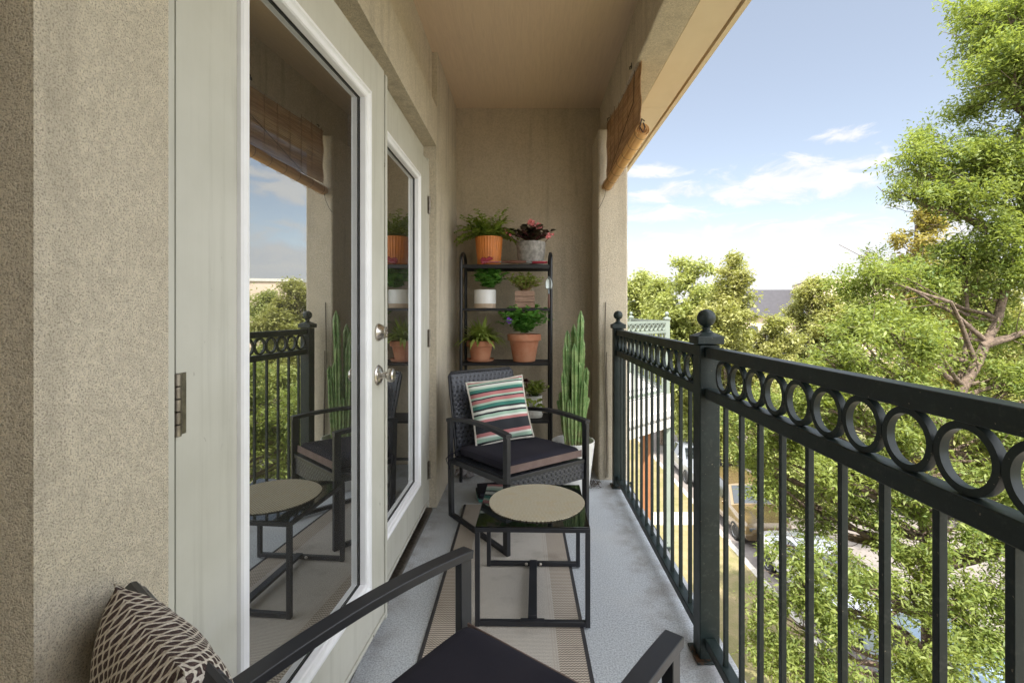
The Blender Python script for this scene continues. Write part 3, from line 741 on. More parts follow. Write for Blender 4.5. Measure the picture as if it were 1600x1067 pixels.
MB().bar((-hx,hd_,.08),(hx,hd_,.08),.012,.018).build('brace', 'ironblack', rk)

rnd = random.Random(5)
def rv(a=-1, b_=1): return rnd.uniform(a, b_)
def bushy(mb, stems, c, h, rad, nleaf, L, w, up=.4, st=None):
    for k in range(stems):
        a = rv(0, 6.28); e = rv(.2, 1); tip = Vector((math.cos(a)*rad*e, math.sin(a)*rad*e, h*rv(.55, 1)*(1-.35*e)))
        mid = Vector((tip.x*.35, tip.y*.35, tip.z*.6)); base = Vector((tip.x*.12, tip.y*.12, 0)); c_ = Vector(c)
        if st is not None: st.tube([c_+base, c_+mid, c_+tip], [.003, .002, .001], 5)
        for j in range(nleaf):
            t = rv(.25, 1.05); p = base.lerp(mid, t*2) if t < .5 else mid.lerp(tip, t*2-1)
            a2 = rv(0, 6.28); d = Vector((math.cos(a2), math.sin(a2), rv(-.3, 1)*up+.1))
            mb.leaf(c_+p, d, L*rv(.6, 1.15), w*rv(.7, 1.1), (rv()*.5, rv()*.5, 1))
def potted(label, cat, px, zshelf, D, potprof, potmat, soilz, soilr, name='potted_plant'):
    t = empty(name, label, cat, ((px-VX)/F*D, D, zshelf), group='potted plants on the rack')
    p_ = MB().lathe(potprof, 44).build('pot', potmat, t, smooth=35) if potprof else None
    if soilr: MB().lathe([(.0005,0),(soilr,0),(soilr,-.01)], 24, (0,0,soilz), False).build('soil', 'soil', t)
    return t, p_
def taper(rb, rt, h, rim=0, rimh=.0, th=.006):
    pr = [(rb-.004,0),(rb,.003)]
    if rim: pr += [(rt-rim-(rt-rb)*rimh/h,h-rimh-.001),(rt-.001,h-rimh+.001),(rt,h-.003)]
    else: pr += [(rt,h-.003)]
    pr += [(rt-.002,h),(rt-th+.001,h),(rt-th,h-.003),(rt-th-.004,h-.03)]; return pr
DP = 3.47; Z1, Z2, Z3, Z4 = [z+.002 for z in SH]
# top shelf
t, p_ = potted('fern in a ribbed bright orange pot on the top shelf', 'potted plant', 764, Z1, DP, None, None, .19, .085)
pp = MB(); n = 60
for q, z in ((.078,0),(.081,.004),(.097,.205),(.095,.208),(.089,.208),(.087,.18)):
    for i in range(n):
        a = 2*math.pi*i/n; r = q*(1+(.018 if i % 2 else -.012)*(1 if q > .07 and z < .207 and z > .002 else 0)); pp.v.append((r*math.cos(a), r*math.sin(a), z))
for j in range(5):
    for i in range(n): pp.f.append((j*n+i, j*n+(i+1) % n, (j+1)*n+(i+1) % n, (j+1)*n+i))
pp.f.append(tuple(range(n))[::-1]); pp.build('pot', 'orangepot', t, smooth=20)
fo = MB()
for k in range(70):
    a = rv(0, 6.28); e = rv(.15, 1.3); d = Vector((math.cos(a)*e*1.2, math.sin(a)*e*.7, 1.15)); L = rv(.14, .275)
    sp = fo.blade((math.cos(a)*.03, math.sin(a)*.03, .19), d, L, .006, rv(.5, 1.3), 9)
    for i in range(1, len(sp)-1):
        dd = (sp[i+1]-sp[i]).normalized(); sd = dd.cross(Vector((0,0,1))).normalized()
        ll = .032*math.sin(math.pi*(i/len(sp))**.8)+.008
        for s_ in (-1, 1):
            for q in (0, .5): fo.leaf(sp[i].lerp(sp[i+1], q), dd*.45+sd*s_+Vector((0,0,rv(-.4,.4))), ll, .013, (rv()*.6,rv()*.6,1))
fo.build('foliage', 'leaf_fern', t, smooth=0)
t, p_ = potted('begonia with dark leaves and pink flowers in a mottled grey concrete pot', 'potted plant', 829.5, Z1, DP, [(.078,0),(.088,.006),(.099,.07),(.105,.165),(.104,.172),(.096,.172),(.094,.14)], 'concretepot', .15, .092)
fo = MB(); st = MB(); bushy(fo, 48, (0,0,.15), .17, .155, 5, .058, .048, .5, st)
fo.build('foliage', 'leaf_dark', t, smooth=0)
for cx, cz, k in ((-.165,.235,6), (.00,.305,10), (.055,.285,10), (.135,.205,7)):
    st.tube([(cx*.2,0,.15),(cx*.7,-.02,cz*.8),(cx,-.045,cz)], .0022, 5)
    fl_ = MB()
    for j in range(int(k*1.5)):
        c_ = Vector((cx+rv()*.022, -.045+rv()*.02, cz+rv()*.020))
        for q in range(4): a = q*1.57+rv(); fl_.leaf(c_, (math.cos(a), -.3+rv()*.5, math.sin(a)), .013, .012, (0,-1,0))
    fl_.build('flower', 'petalpink', t, smooth=0)
st.build('stem', 'darkred', t)
# second shelf
t, p_ = potted('leafy green houseplant in a white pot with a tan base', 'potted plant', 758, Z2, DP, [(.073,.032),(.0785,.033),(.0785,.128),(.077,.131),(.071,.131),(.07,.1)], 'potwhite', .118, .07)
MB().lathe([(.072,0),(.0775,.002),(.0775,.0325),(.070,.0325)], 44).build('pot_base', 'pottan', t)
fo = MB(); bushy(fo, 100, (.03,0,.12), .20, .145, 8, .044, .032, .6); fo.build('foliage', 'leaf_pot', t, smooth=0)
t, p_ = potted('yellow green succulent in a small weathered wooden crate planter', 'potted plant', 820, Z2, DP, None, None, .112, 0, 'crate_planter')
cr = MB(); s = .066
for k in range(3):
    z = .002+k*.041
    for y in (-s, s): cr.box((-s-.004,y-.004,z),(s+.004,y+.004,z+.038))
    for x in (-s, s): cr.box((x-.0039,-s+.0045,z),(x+.0039,s-.0045,z+.038))
cr.build('pot', 'crate', t, bev=.0015); MB().box((-s+.006,-s+.006,.02),(s-.006,s-.006,.108)).build('soil', 'soil', t)
fo = MB(); st = MB(); bushy(fo, 75, (0,0,.108), .165, .14, 12, .030, .018, .9, st); fo.build('foliage', 'leaf_potlight', t, smooth=0); st.build('stem', 'cord', t)
# third shelf
tp = taper(.066, .100, .135, .006, .04)
t, p_ = potted('spider plant with arching pale green leaves in a terracotta pot on a saucer', 'potted plant', 751, Z3, DP, [(r, z+.014) for r, z in tp], 'terracotta', .135, .09)
MB().lathe([(.070,0),(.090,.004),(.099,.020),(.096,.021),(.088,.008),(.0005,.008)], 44).build('saucer', 'terracotta', t)
fo = MB()
for k in range(230):
    a = rv(0, 6.28); e = rv(.1, 1.25); fo.blade((math.cos(a)*.03*e, math.sin(a)*.03*e, .135), (math.cos(a)*e, math.sin(a)*e*.8, 1.3), rv(.11, .22), rv(.018, .030), rv(.5, 1.5), 7)
fo.build('foliage', 'leaf_potlight', t, smooth=0)
t, p_ = potted('green plant with one purple flower in the largest terracotta pot', 'potted plant', 819, Z3, DP, taper(.078, .121, .195, .006, .045), 'terracotta', .175, .112)
fo = MB(); bushy(fo, 170, (0,0,.165), .29, .215, 8, .046, .030, .6); fo.build('foliage', 'leaf_pot', t, smooth=0)
fl_ = MB()
for j in range(16): a = rv(0, 6.28); fl_.leaf((-.105+rv()*.008, -.13, .295+rv()*.008), (math.cos(a), -.3, math.sin(a)), .022, .016, (0,-1,0))
fl_.build('flower', 'petalpurple', t, smooth=0)
# bottom shelf
t, p_ = potted('maroon rosette succulent in a ribbed white pot', 'potted plant', 834, Z4, DP, [(.052,.018),(.056,.02)] + [(.060+.0012*math.sin(k*1.57), .022+k*.006) for k in range(22)] + [(.061,.156),(.055,.157),(.053,.13)], 'potwhite', .145, .055)
MB().lathe([(.046,0),(.060,.003),(.066,.022),(.063,.023),(.057,.012),(.0005,.012)], 40).build('saucer', 'potwhite', t)
fo = MB(); st = MB(); bushy(fo, 44, (.01,0,.145), .13, .13, 7, .040, .024, .5, st)
for k in range(26): a = rv(0, 6.28); fo.leaf((rv()*.06, -.055+rv()*.02, .15-rv(0,.06)), (math.cos(a), -.4, -.4+rv()*.5), .032, .02, (0,-1,.3))
fo.build('foliage', 'leaf_potlight', t, smooth=0); st.build('stem', 'stem', t)
fl_ = MB()
for k in range(60): a = rv(0, 6.28); e = (k/60); fl_.leaf((-.055, -.02, .255), (math.cos(a)*e, math.sin(a)*e, 1.1-e*1.2), .022+.016*e, .020, (0,0,1))
fl_.tube([(-.02,0,.14),(-.045,-.015,.20),(-.055,-.02,.25)], .004, 6)
fl_.build('rosette', 'darkred', t, smooth=0)
# low leafy plant standing on the floor under the rack
t, p_ = potted('low plant with broad green leaves in a dark pot under the rack', 'potted plant', 826, .001, 3.50, taper(.06, .085, .13), 'soil', .115, .07)
fo = MB()
for k in range(9): a = k*.7+.3; fo.blade((0,0,.115), (math.cos(a)*.9, math.sin(a)*.6, .9), rv(.16,.26), .05, .9, 7)
fo.build('foliage', 'leaf_pot', t, smooth=0)
# garden tools lying on the top shelf, and one hanging from the rack
def hand_tool(label, loc, rz, head, hm):
    t = empty('garden_tool', label, 'garden tool', loc, rz)
    h = MB()
    if head == 'fork':
        h.box((-.022,-.03,.010),(.022,.0,.016))
        for x in (-.019, -.0065, .0065, .019): h.bar((x,-.002,.013),(x,.085,.010),.006,.005)
    else:
        n = 10
        for i in range(n+1):
            q = i/n; wd = .030*math.sin(math.pi*min(1, .25+q*.75))**.8
            for j in (-1, -.5, 0, .5, 1): h.v.append((j*wd, -.01+q*.11, .004+.014*j*j+.004*q))
        for i in range(n):
            for j in range(4): a = i*5+j; h.f.append((a, a+1, a+6, a+5))
    o = h.build('head', hm, t)
    if head != 'fork': o.modifiers.new('s', 'SOLIDIFY').thickness = .0016
    MB().tube([(0,-.05,.016),(0,-.01,.010)], .004, 8).build('shank', 'steel', t)
    MB().tube([(0,-.17,.014),(0,-.16,.0145),(0,-.10,.015),(0,-.05,.016)], [.007,.011,.010,.007], 10).build('handle', 'handle', t)
    return t
hand_tool('crimson garden fork lying in front of the orange pot', (-.225, 3.352, Z1+.006), R(100), 'fork', 'crimson')
hand_tool('crimson hand trowel lying in front of the concrete pot', (.045, 3.350, Z1+.004), R(-82), 'trowel', 'crimson')
ht = hand_tool('small steel trowel with brown handle hanging on the right side of the rack', (.150, 3.335, 1.345), 0, 'trowel', 'steel')
ht.rotation_euler = (R(90), 0, R(8)); ht.scale = (.8, .8, .8)
gl = MB()
for k in range(5): gl.tube([(-.30+rv()*.02, 3.345+rv()*.01, Z1+.012), (-.315+k*.012, 3.338, Z1+.03+rv()*.008), (-.30+k*.016, 3.335, Z1+.045+rv()*.01)], [.012,.011,.008], 8)
tag(gl.build('garden_glove', 'crimson'), 'crimson garden glove crumpled at the foot of the orange pot', 'glove')

# ------------------------------------------------------------------ cactus
ct = empty('potted_cactus', 'tall columnar cactus in a white pot beside the rack', 'potted cactus', (.305, 3.17, .0))
MB().lathe([(.095,0),(.10,.003),(.140,.335),(.139,.342),(.132,.342),(.130,.335),(.122,.27)], 56).build('pot', 'potwhite', ct, smooth=35)
MB().lathe([(.0005,.006),(.09,.002),(.127,0)], 40, (0,0,.285), False).build('soil', 'soil', ct)
def cactus_stem(x0, y0, x1, y1, z0, z1, r, ribs=5):
    mb = MB(); n = ribs*8; N = int((z1-z0)/.012)+4
    off = rv(0, 6)
    for i in range(N+1):
        q = i/N; cx = x0+(x1-x0)*q**.7; cy = y0+(y1-y0)*q**.7; z = z0+(z1-z0)*q
        rr = r*(.72+.28*min(1, q*6))*(1 if q < .93 else max(.12, (1-(q-.93)/.07)**.7))
        rr *= 1+.06*math.sin(q*14+off)
        for j in range(n):
            a = 2*math.pi*j/n; k = (math.cos(ribs*a+q*.5)*.5+.5)**1.4
            sc = .38+.62*k*(1+.14*math.sin(i*2.1))
            mb.v.append((cx+rr*sc*math.cos(a), cy+rr*sc*math.sin(a), z))
    for i in range(N):
        for j in range(n): mb.f.append((i*n+j, i*n+(j+1) % n, (i+1)*n+(j+1) % n, (i+1)*n+j))
    mb.f.append(tuple(N*n+j for j in range(n)))
    return mb
CS = .74
for a in ((.0,0,.050,.0,.28,1.19,.033), (-.02,.03,-.035,.05,.28,1.06,.032), (-.03,-.02,-.055,-.03,.28,.98,.030), (.03,.02,.06,.03,.28,1.02,.032), (.02,-.03,.030,-.045,.28,.86,.030),
          (-.05,.0,-.085,-.01,.36,.66,.024), (.05,-.01,.085,-.02,.34,.82,.026), (.045,.03,.100,.02,.42,.62,.022), (-.015,-.045,-.03,-.06,.30,.62,.026), (.01,.045,.01,.07,.28,1.10,.030), (-.055,.02,-.10,.01,.46,.60,.020), (.035,-.04,.062,-.055,.28,.74,.026), (-.04,-.035,-.068,-.05,.28,.80,.026), (.0,-.05,.0,-.07,.28,.98,.028)):
    a = (*a[:6], a[6]*CS); cactus_stem(*a).build('stem', 'cactus', ct, smooth=60)

# ------------------------------------------------------------------ small things on the floor
fc = rounded_cushion(.26, .20, .028, 10); 
q = fc.build('cover', 'stripes', None, smooth=60)
fct = empty('folded_cushion', 'striped green cushion lying flat on the floor behind the far chair', 'cushion', (-.19, 3.10, .003), R(12)); q.parent = fct; q.location = (0, 0, .016)
q2 = rounded_cushion(.25, .19, .024, 10).build('lower_layer', 'cushion', fct, smooth=60); q2.location = (.004, .003, .044)
rg = MB(); n = 14
for i in range(n+1):
    for j in range(n+1):
        a, c_ = i/n-.5, j/n-.5
        rg.v.append((a*.12+.01*math.sin(17*c_), c_*.09+.01*math.sin(15*a), .018*math.sin(19*a+4*c_)*math.cos(17*c_)+.045*(math.exp(-18*(a*a+c_*c_)))))
for i in range(n):
    for j in range(n): k = i*(n+1)+j; rg.f.append((k, k+1, k+n+2, k+n+1))
o = rg.build('rag', 'rag', smooth=180); o.location = (-.44, 3.46, .030); o.rotation_euler = (R(10), R(8), 0)
o.modifiers.new('s', 'SOLIDIFY').thickness = .004; tag(o, 'crumpled pale grey rag on the floor behind the far chair', 'rag')
db = MB()
for k in range(170):
    x, y = .40+rv()*.10, 3.36-abs(rnd.gauss(0, .06)); a = rv(0, 6.28); L = rv(.01, .05)
    db.tube([(x,y,.003+rv(0,.01)),(x+L*math.cos(a)*.5,y+L*math.sin(a)*.5,.006+rv(0,.016)),(x+L*math.cos(a),y+L*math.sin(a),.003)], .0012, 4)
tag(db.build('dry_debris', 'twig'), 'dead twigs and dry leaves swept against the foot of the pilaster', 'debris', kind='stuff')
MB_c = MB().tube([(.555+.006*math.sin(q*5),3.392,q) for q in np.linspace(.02, 1.25, 30)], .0028, 6).tube([(.565+.005*math.sin(q*4+1),3.393,q) for q in np.linspace(.02, .9, 20)], .0022, 6)
tag(MB_c.build('cable', 'twig'), 'thin dark cables running down the pilaster to the floor', 'cable')

# ------------------------------------------------------------------ neighbouring wing with stacked balconies
wg = empty('building_wing', 'pale far wing of the building with balconies one above the other', 'building', (0, 0, 0))
def poly_prism(pts, z0, z1):
    mb = MB(); n = len(pts); mb.v = [(x, y, z0) for x, y in pts]+[(x, y, z1) for x, y in pts]
    mb.f = [tuple(range(n))[::-1], tuple(range(n, 2*n))]+[(i, (i+1) % n, n+(i+1) % n, n+i) for i in range(n)]; return mb
bay = [(-.9,5.9),(.9,5.9),(2.08,7.0),(2.08,9.4),(.9,10.5),(-.9,10.5)]
def off(pts, d):
    cx, cy = -.9, 8.2; return [(x+(d if x > 0 else 0), cy+(y-cy)*(1+d/2.3)) for x, y in pts]
for z in (0, -3.3):
    poly_prism(bay, z-.35, z).build('balcony_slab', 'wingwall', wg, smooth=0)
    poly_prism(off(bay, .05), z-.30, z-.22).build('slab_trim', 'wingwall', wg, smooth=0)
    poly_prism(off(bay, .03), z-.47, z-.352).build('slab_trim', 'wingwall', wg, smooth=0)
poly_prism([(-.9,6.6),(.45,6.6),(.95,7.1),(.95,9.3),(.45,9.9),(-.9,9.9)], -7, 3).build('wall', 'wingwall', wg, smooth=0)
MB().box((1.66,6.9,-3.3),(1.78,7.02,-.48)).build('timber_column', 'orangewood', wg, smooth=0)
def far_rail(z, label, m):
    rt = empty('balcony_railing', label, 'railing', (0, 0, z)); pts = bay[1:5]; ro_ = None
    for (xa, ya), (xb, yb) in zip(pts[:-1], pts[1:]):
        A, Bv = Vector((xa-.05, ya+.0, 0)), Vector((xb-.05, yb, 0)); d = (Bv-A); L = d.length; d.normalize(); A = A+d*.05; L -= .1
        for zz in (.05, .90, 1.04): MB().bar(A+Vector((0,0,zz)), A+d*L+Vector((0,0,zz)), .036, .036).build('rail', m, rt)
        nb = int(L/.13); bal = MB()
        for k in range(nb): q = A+d*(k+.5)*L/nb; bal.bar(q+Vector((0,0,.07)), q+Vector((0,0,.88)), .014, .014, (0,1,0))
        bal.build('baluster_row', m, rt, smooth=0)
        nr = int(L/.105)
        for k in range(nr):
            if ro_ is None: ro_ = ring_mb(.05, .010, .028, 20).build('ring', m, rt); o = ro_
            else: o = ro_.copy(); COL.objects.link(o); o.parent = rt
            o.location = A+d*(k+.5)*L/nr+Vector((0,0,.971)); o.rotation_euler = (0, 0, math.atan2(d.y, d.x)-R(90))
    for x, y in pts: post_parts(rt, x-.05, y, m, base=False)
    return rt
far_rail(0, 'pale green ring railing on the upper balcony of the far wing', 'rail_pale')
far_rail(-3.3, 'dark green ring railing on the lower balcony of the far wing', 'rail')
MB().box((2.00,6.97,-7),(2.13,7.10,-.48)).build('corner_column', 'rail_pale', wg, bev=.01)

# ------------------------------------------------------------------ cars along the kerb
def make_car(label, paint, loc, rz=0, wagon=False, group='cars parked along the kerb'):
    t = empty('parked_car', label, 'car', loc, rz, group)
    # stations along y (front at -y): y, half width, bottom, belt, top, half width at top
    if wagon: st_ = [(-2.25,.62,.42,.62,.70,.55),(-2.15,.80,.28,.80,.88,.74),(-1.5,.88,.26,.92,1.00,.80),(-.95,.90,.26,.98,1.06,.80),(-.35,.90,.26,1.00,1.62,.66),(.6,.90,.26,1.02,1.70,.67),(1.5,.89,.26,1.02,1.68,.66),(2.05,.86,.28,1.02,1.45,.66),(2.25,.80,.34,.98,1.06,.70)]
    else: st_ = [(-2.25,.60,.40,.56,.62,.52),(-2.15,.78,.26,.70,.76,.70),(-1.5,.86,.22,.82,.88,.76),(-.85,.88,.22,.88,.95,.76),(-.15,.88,.22,.92,1.38,.60),(.5,.88,.22,.93,1.44,.60),(1.0,.88,.22,.93,1.38,.60),(1.6,.86,.22,.92,1.02,.70),(2.15,.80,.26,.88,.94,.70),(2.27,.72,.36,.80,.84,.62)]
    b_ = MB(); m_ = 9
    for y, hw, z0, zb, zt, ht in st_:
        ring = [(-hw*.9,z0),(-hw,z0+.12),(-hw*1.01,(z0+zb)/2),(-hw*.97,zb),(-ht,zt-.02),(-ht*.6,zt+.015),(ht*.6,zt+.015),(ht,zt-.02),(hw*.97,zb),(hw*1.01,(z0+zb)/2),(hw,z0+.12),(hw*.9,z0)]
        for x, z in ring: b_.v.append((x, y, z))
    n = 12
    for i in range(len(st_)-1):
        for j in range(n): b_.f.append((i*n+j, i*n+(j+1) % n, (i+1)*n+(j+1) % n, (i+1)*n+j))
    b_.f.append(tuple(range(n))[::-1]); b_.f.append(tuple((len(st_)-1)*n+j for j in range(n)))
    b_.build('body', paint, t, smooth=35)
    def quad(pts, name, m):
        c = sum((Vector(p) for p in pts), Vector())/4; nn = (Vector(pts[1])-Vector(pts[0])).cross(Vector(pts[3])-Vector(pts[0])).normalized(); nn = nn if nn.dot(c-Vector((0, .3, .6))) > 0 else -nn
        pts = [Vector(p)+nn*.022 for p in pts]; c = c+nn*.022; mb = MB().add([c+(Vector(p)-c)*.86 for p in pts], [(0,1,2,3)])
        o = mb.build(name, m, t, smooth=0); s_ = o.modifiers.new('s', 'SOLIDIFY'); s_.thickness = .016; s_.offset = 0; return o
    V = lambda i, j: b_.v[i*n+j]
    quad([V(3,4),V(3,7),V(4,7),V(4,4)], 'windscreen', 'carglass')
    e = len(st_)-1
    if wagon: quad([V(7,4),V(7,7),V(8,7),V(8,4)], 'rear_window', 'carglass'); rngs = (4, 5, 6)
    else: quad([V(6,4),V(6,7),V(7,7),V(7,4)], 'rear_window', 'carglass'); rngs = (4, 5)
    for i in rngs:
        quad([V(i,3),V(i,4),V(i+1,4),V(i+1,3)], 'side_window', 'carglass'); quad([V(i,8),V(i,7),V(i+1,7),V(i+1,8)], 'side_window', 'carglass')
    for s_ in (-1, 1):
        for y in (-1.4, 1.38):
            wh = empty('wheel', None, None); wh.parent = t; wh.location = (s_*.80, y, .32); wh.rotation_euler = (0, R(90)*s_, 0)
            MB().lathe([(.20,-.09),(.30,-.10),(.325,-.07),(.325,.07),(.30,.10),(.20,.09)], 24).build('tyre', 'rubber', wh)
            MB().lathe([(.0005,.06),(.05,.075),(.19,.085),(.205,.095),(.205,.07)], 20, cap=False).build('rim', 'rim', wh)
        MB().box((s_*.45,-2.235,.55 if not wagon else .62),(s_*.70,-2.16,.66 if not wagon else .74)).build('headlight', 'window', t, bev=.02)
        MB().box((s_*.50,2.20,.70),(s_*.72,2.262,.82)).build('tail_light', 'crimson', t, bev=.02)
        MB().box((s_*.90,-.62,.94),(s_*1.02,-.50,1.06)).build('wing_mirror', paint, t, bev=.02)
    MB().box((-.35,-2.262,.36),(.35,-2.20,.50)).build('grille', 'rubber', t, bev=.02)
    return t
GR = GZ-.012
make_car('silver grey car parked farthest along the kerb beyond the path', car_paint('car_paint_silver', (.30, .32, .36)), (8.5, 24.6, GR), 0)
make_car('tan gold estate car parked on the kerb, second from the far end', car_paint('car_paint_tan', (.15, .105, .05)), (8.4, 18.9, GR), 0, True)
make_car('white car parked in front of the tan estate car', car_paint('car_paint_white', (.75, .76, .80)), (8.5, 13.9, GR), 0)
make_car('pale blue car parked nearest, mostly hidden under the big tree', car_paint('car_paint_pale_blue', (.34, .44, .55)), (8.5, 8.8, GR), 0, True)
make_car('dark car parked on the opposite kerb of the road', car_paint('car_paint_dark', (.05, .055, .07)), (16.0, 21.0, GR), R(180))

# ------------------------------------------------------------------ far buildings
def far_building(label, loc, rz, w_, d_, h, wallm, rows, cols, roof=None, x_off=0):
    t = empty('building', label, 'building', loc, rz)
    MB().box((-w_/2,-d_/2,0),(w_/2,d_/2,h)).build('wall', wallm, t, smooth=0)
    MB().box((-w_/2-.2,-d_/2-.2,h),(w_/2+.2,d_/2+.2,h+.35)).build('roof', roof or 'windowframe', t, smooth=0)
    for face in (0, 1):
        for r in range(rows):
            for c in range(cols):
                x = -w_/2+(c+.5)*w_/cols; z = 1.3+r*3.1
                if face == 0: f_ = MB().box((x-.85,-d_/2-.06,z),(x+.85,-d_/2+.02,z+1.6)).build('window', 'windowframe', t, smooth=0)
                else:
                    y = -d_/2+(c+.5)*d_/cols; f_ = MB().box((-w_/2-.06,y-.85,z),(-w_/2+.02,y+.85,z+1.6)).build('window', 'windowframe', t, smooth=0)
                pn = MB()
                for q in (-1, 1):
                    for zz in (0, 1):
                        if face == 0: pn.box((x+q*.40-.35,-d_/2-.075,z+.08+zz*.76),(x+q*.40+.35,-d_/2-.055,z+.76+zz*.76))
                        else: pn.box((-w_/2-.075,y+q*.40-.35,z+.08+zz*.76),(-w_/2-.055,y+q*.40+.35,z+.76+zz*.76))
                pn.build('pane', 'window', f_, smooth=0)
    return t
FB = far_building('cream apartment block with paired windows, mirrored in the near door', (45, 64, GZ), R(-20), 15, 14, 12.2, 'cream', 3, 4)
far_building('pink brown block beyond the trees to the right', (60, 60, GZ), R(-15), 12, 12, 9.0, 'pinkwall', 3, 4)
fb = empty('building', 'cream building with a big dark slate roof between the trees', 'building', (36, 70, GZ), R(-6))
MB().box((-7,-5,0),(7,5,7.6)).build('wall', 'cream', fb, smooth=0)
rf = MB(); rf.v = [(-7.6,-5.6,7.6),(7.6,-5.6,7.6),(7.6,5.6,7.6),(-7.6,5.6,7.6),(-6.8,-1,11.4),(6.8,-1,11.4),(6.8,1,11.4),(-6.8,1,11.4)]
rf.f = [(0,1,5,4),(1,2,6,5),(2,3,7,6),(3,0,4,7),(4,5,6,7),(3,2,1,0)]; rf.build('roof', 'slate', fb, smooth=0)
for k in range(4): MB().box((-5.5+k*3.3,-5.08,4.5),(-4.2+k*3.3,-4.98,6.3)).build('window', 'window', fb, smooth=0)
hs = empty('house', 'small pinkish house with a dark low roof half hidden by street trees', 'house', (22.5, 44, GZ), R(-10))
MB().box((-4,-3,0),(4,3,4.6)).build('wall', 'pinkwall', hs, smooth=0)
rf = MB(); rf.v = [(-4.5,-3.5,4.6),(4.5,-3.5,4.6),(4.5,3.5,4.6),(-4.5,3.5,4.6),(-3.2,0,6.4),(3.2,0,6.4)]; rf.f = [(0,1,5,4),(1,2,5),(2,3,4,5),(3,0,4),(3,2,1,0)]
rf.build('roof', 'slate', hs, smooth=0)
for k in range(3): MB().box((-3+k*2.3,-3.08,1.6),(-1.9+k*2.3,-2.98,3.2)).build('window', 'window', hs, smooth=0)

# ------------------------------------------------------------------ trees
def leaves_np(rng, cen, size, aspect=.42, flat=.5):
    n = len(cen)
    d = rng.normal(size=(n, 3)); d[:, 2] = d[:, 2]*.6-.25; d /= np.linalg.norm(d, axis=1)[:, None]
    up = rng.normal(size=(n, 3))*flat+np.array([0, 0, 1.]); a = np.cross(d, up); a /= np.linalg.norm(a, axis=1)[:, None]+1e-9
    nn = np.cross(a, d); L = size*rng.uniform(.45, 1.45, n)[:, None]; w_ = L*aspect*.5
    V = np.stack([cen, cen+d*L*.5+a*w_+nn*w_*.3, cen+d*L-nn*L*.08, cen+d*L*.5-a*w_+nn*w_*.3], 1).reshape(-1, 3)
    Fc = np.arange(n*4).reshape(n, 4); return V, Fc
def curve(p, q, rng, bend=.12, n=7):
    p, q = np.array(p, float), np.array(q, float); L = np.linalg.norm(q-p); mid = (p+q)/2+rng.normal(size=3)*L*bend+np.array([0, 0, -L*.06])
    t = np.linspace(0, 1, n)[:, None]; pts = (1-t)**2*p+2*t*(1-t)*mid+t*t*q
    pts[1:-1] += rng.normal(size=(n-2, 3))*L*.014; return pts
def tree(label, base, trunk, clumps, nl, size, leafm, seed, r0=.2, name='street_tree', group='trees beyond the railing', sprays=10, twigs=True, aspect=.42):
    rng = np.random.default_rng(seed)
    t = empty(name, label, 'tree', base, 0, group); bs = np.array(base)
    tr = MB(); tp = [np.array(p, float)-bs for p in trunk]
    # smooth trunk
    pts = []
    for i in range(len(tp)-1):
        for q in np.linspace(0, 1, 5)[:-1]: pts.append(tp[i]*(1-q)+tp[i+1]*q+rng.normal(size=3)*r0*.10)
    pts.append(tp[-1]); rad = [r0*(1-.72*k/(len(pts)-1))*(1.25 if k == 0 else 1) for k in range(len(pts))]
    tr.tube(pts, rad, 10); P_ = np.array(pts)
    tot = sum(c[3]**2 for c in clumps); cens = []
    for cx, cy, cz, r in clumps:
        c = np.array((cx, cy, cz))-bs
        # leave the trunk below the clump
        dd = np.linalg.norm(P_-c, axis=1)+np.maximum(0, P_[:, 2]-c[2]+.4*np.linalg.norm((P_-c)[:, :2], axis=1))*3; k = int(np.argmin(dd))
        br = curve(P_[k], c, rng); L = np.linalg.norm(c-P_[k]); rb = min(rad[k]*.6, .018*L+.015)
        tr.tube(br, list(np.linspace(rb, .010, len(br))), 6)
        if twigs:
            for j in range(5):
                q = br[rng.integers(3, len(br))]; e = c+rng.normal(size=3)*r*.5; tr.tube(curve(q, e, rng, .15, 4), [.010, .008, .006, .004], 4)
        n = int(nl*r*r/tot); ns = max(1, n//sprays); ks = 6
        sub = rng.normal(size=(ks, 3))*r*.48*np.array([1, 1, .75]); sr = r*rng.uniform(.16, .42, ks)
        wh = rng.choice(ks, ns, p=sr**2/np.sum(sr**2)); sp = sub[wh]+rng.normal(size=(ns, 3))*sr[wh][:, None]*np.array([.75, .75, .5])
        for e in sub[:3]:
            if twigs: tr.tube(curve(c-(c-P_[k])*.15, c+e, rng, .15, 4), [.009, .007, .005, .003], 4)
        pts_ = (c+sp)[:, None, :]+rng.normal(size=(ns, sprays, 3))*max(size*.8, r*.07); cens.append(pts_.reshape(-1, 3))
    tr.build('trunk', 'bark', t, smooth=60)
    V, Fc = leaves_np(rng, np.concatenate(cens), size, aspect); npmesh('crown', V, Fc, leafm, t); return t

def auto(label, px, top, D, wpx, nl, leafm, seed, size=.22, low=GZ+1.5, hfac=1.0, name='street_tree', n=44, lean=0, fork=False):
    rng = np.random.default_rng(seed+100); x = (px-VX)/F*D; zt = H+(VY-top)/F*D; wr = wpx/F*D/2
    zc = (zt+low)/2; hh = (zt-low)/2; cl = []
    for k in range(n):
        h_ = ((k+.5)/n)**.9; z = low+(zt-low)*h_*.97; prof = math.sin(math.pi*min(1, .12+h_*.80))**.75
        a = rng.uniform(0, 6.283); q = rng.uniform(.15, 1)**.6*wr*prof*.80; r = wr*rng.uniform(.16, .42)*(1 if h_ < .8 else .7)
        cl.append((x+q*math.cos(a), D+q*math.sin(a), min(z, zt-r*.6), r))
    return tree(label, (x, D, GZ), [(x,D,GZ),(x+.1,D,GZ+2),(x-.1,D+.1,zc),(x+lean,D,zt-wr*.5)], cl, int(nl*2.2), size, leafm, seed, r0=.16+wr*.04, name=name)

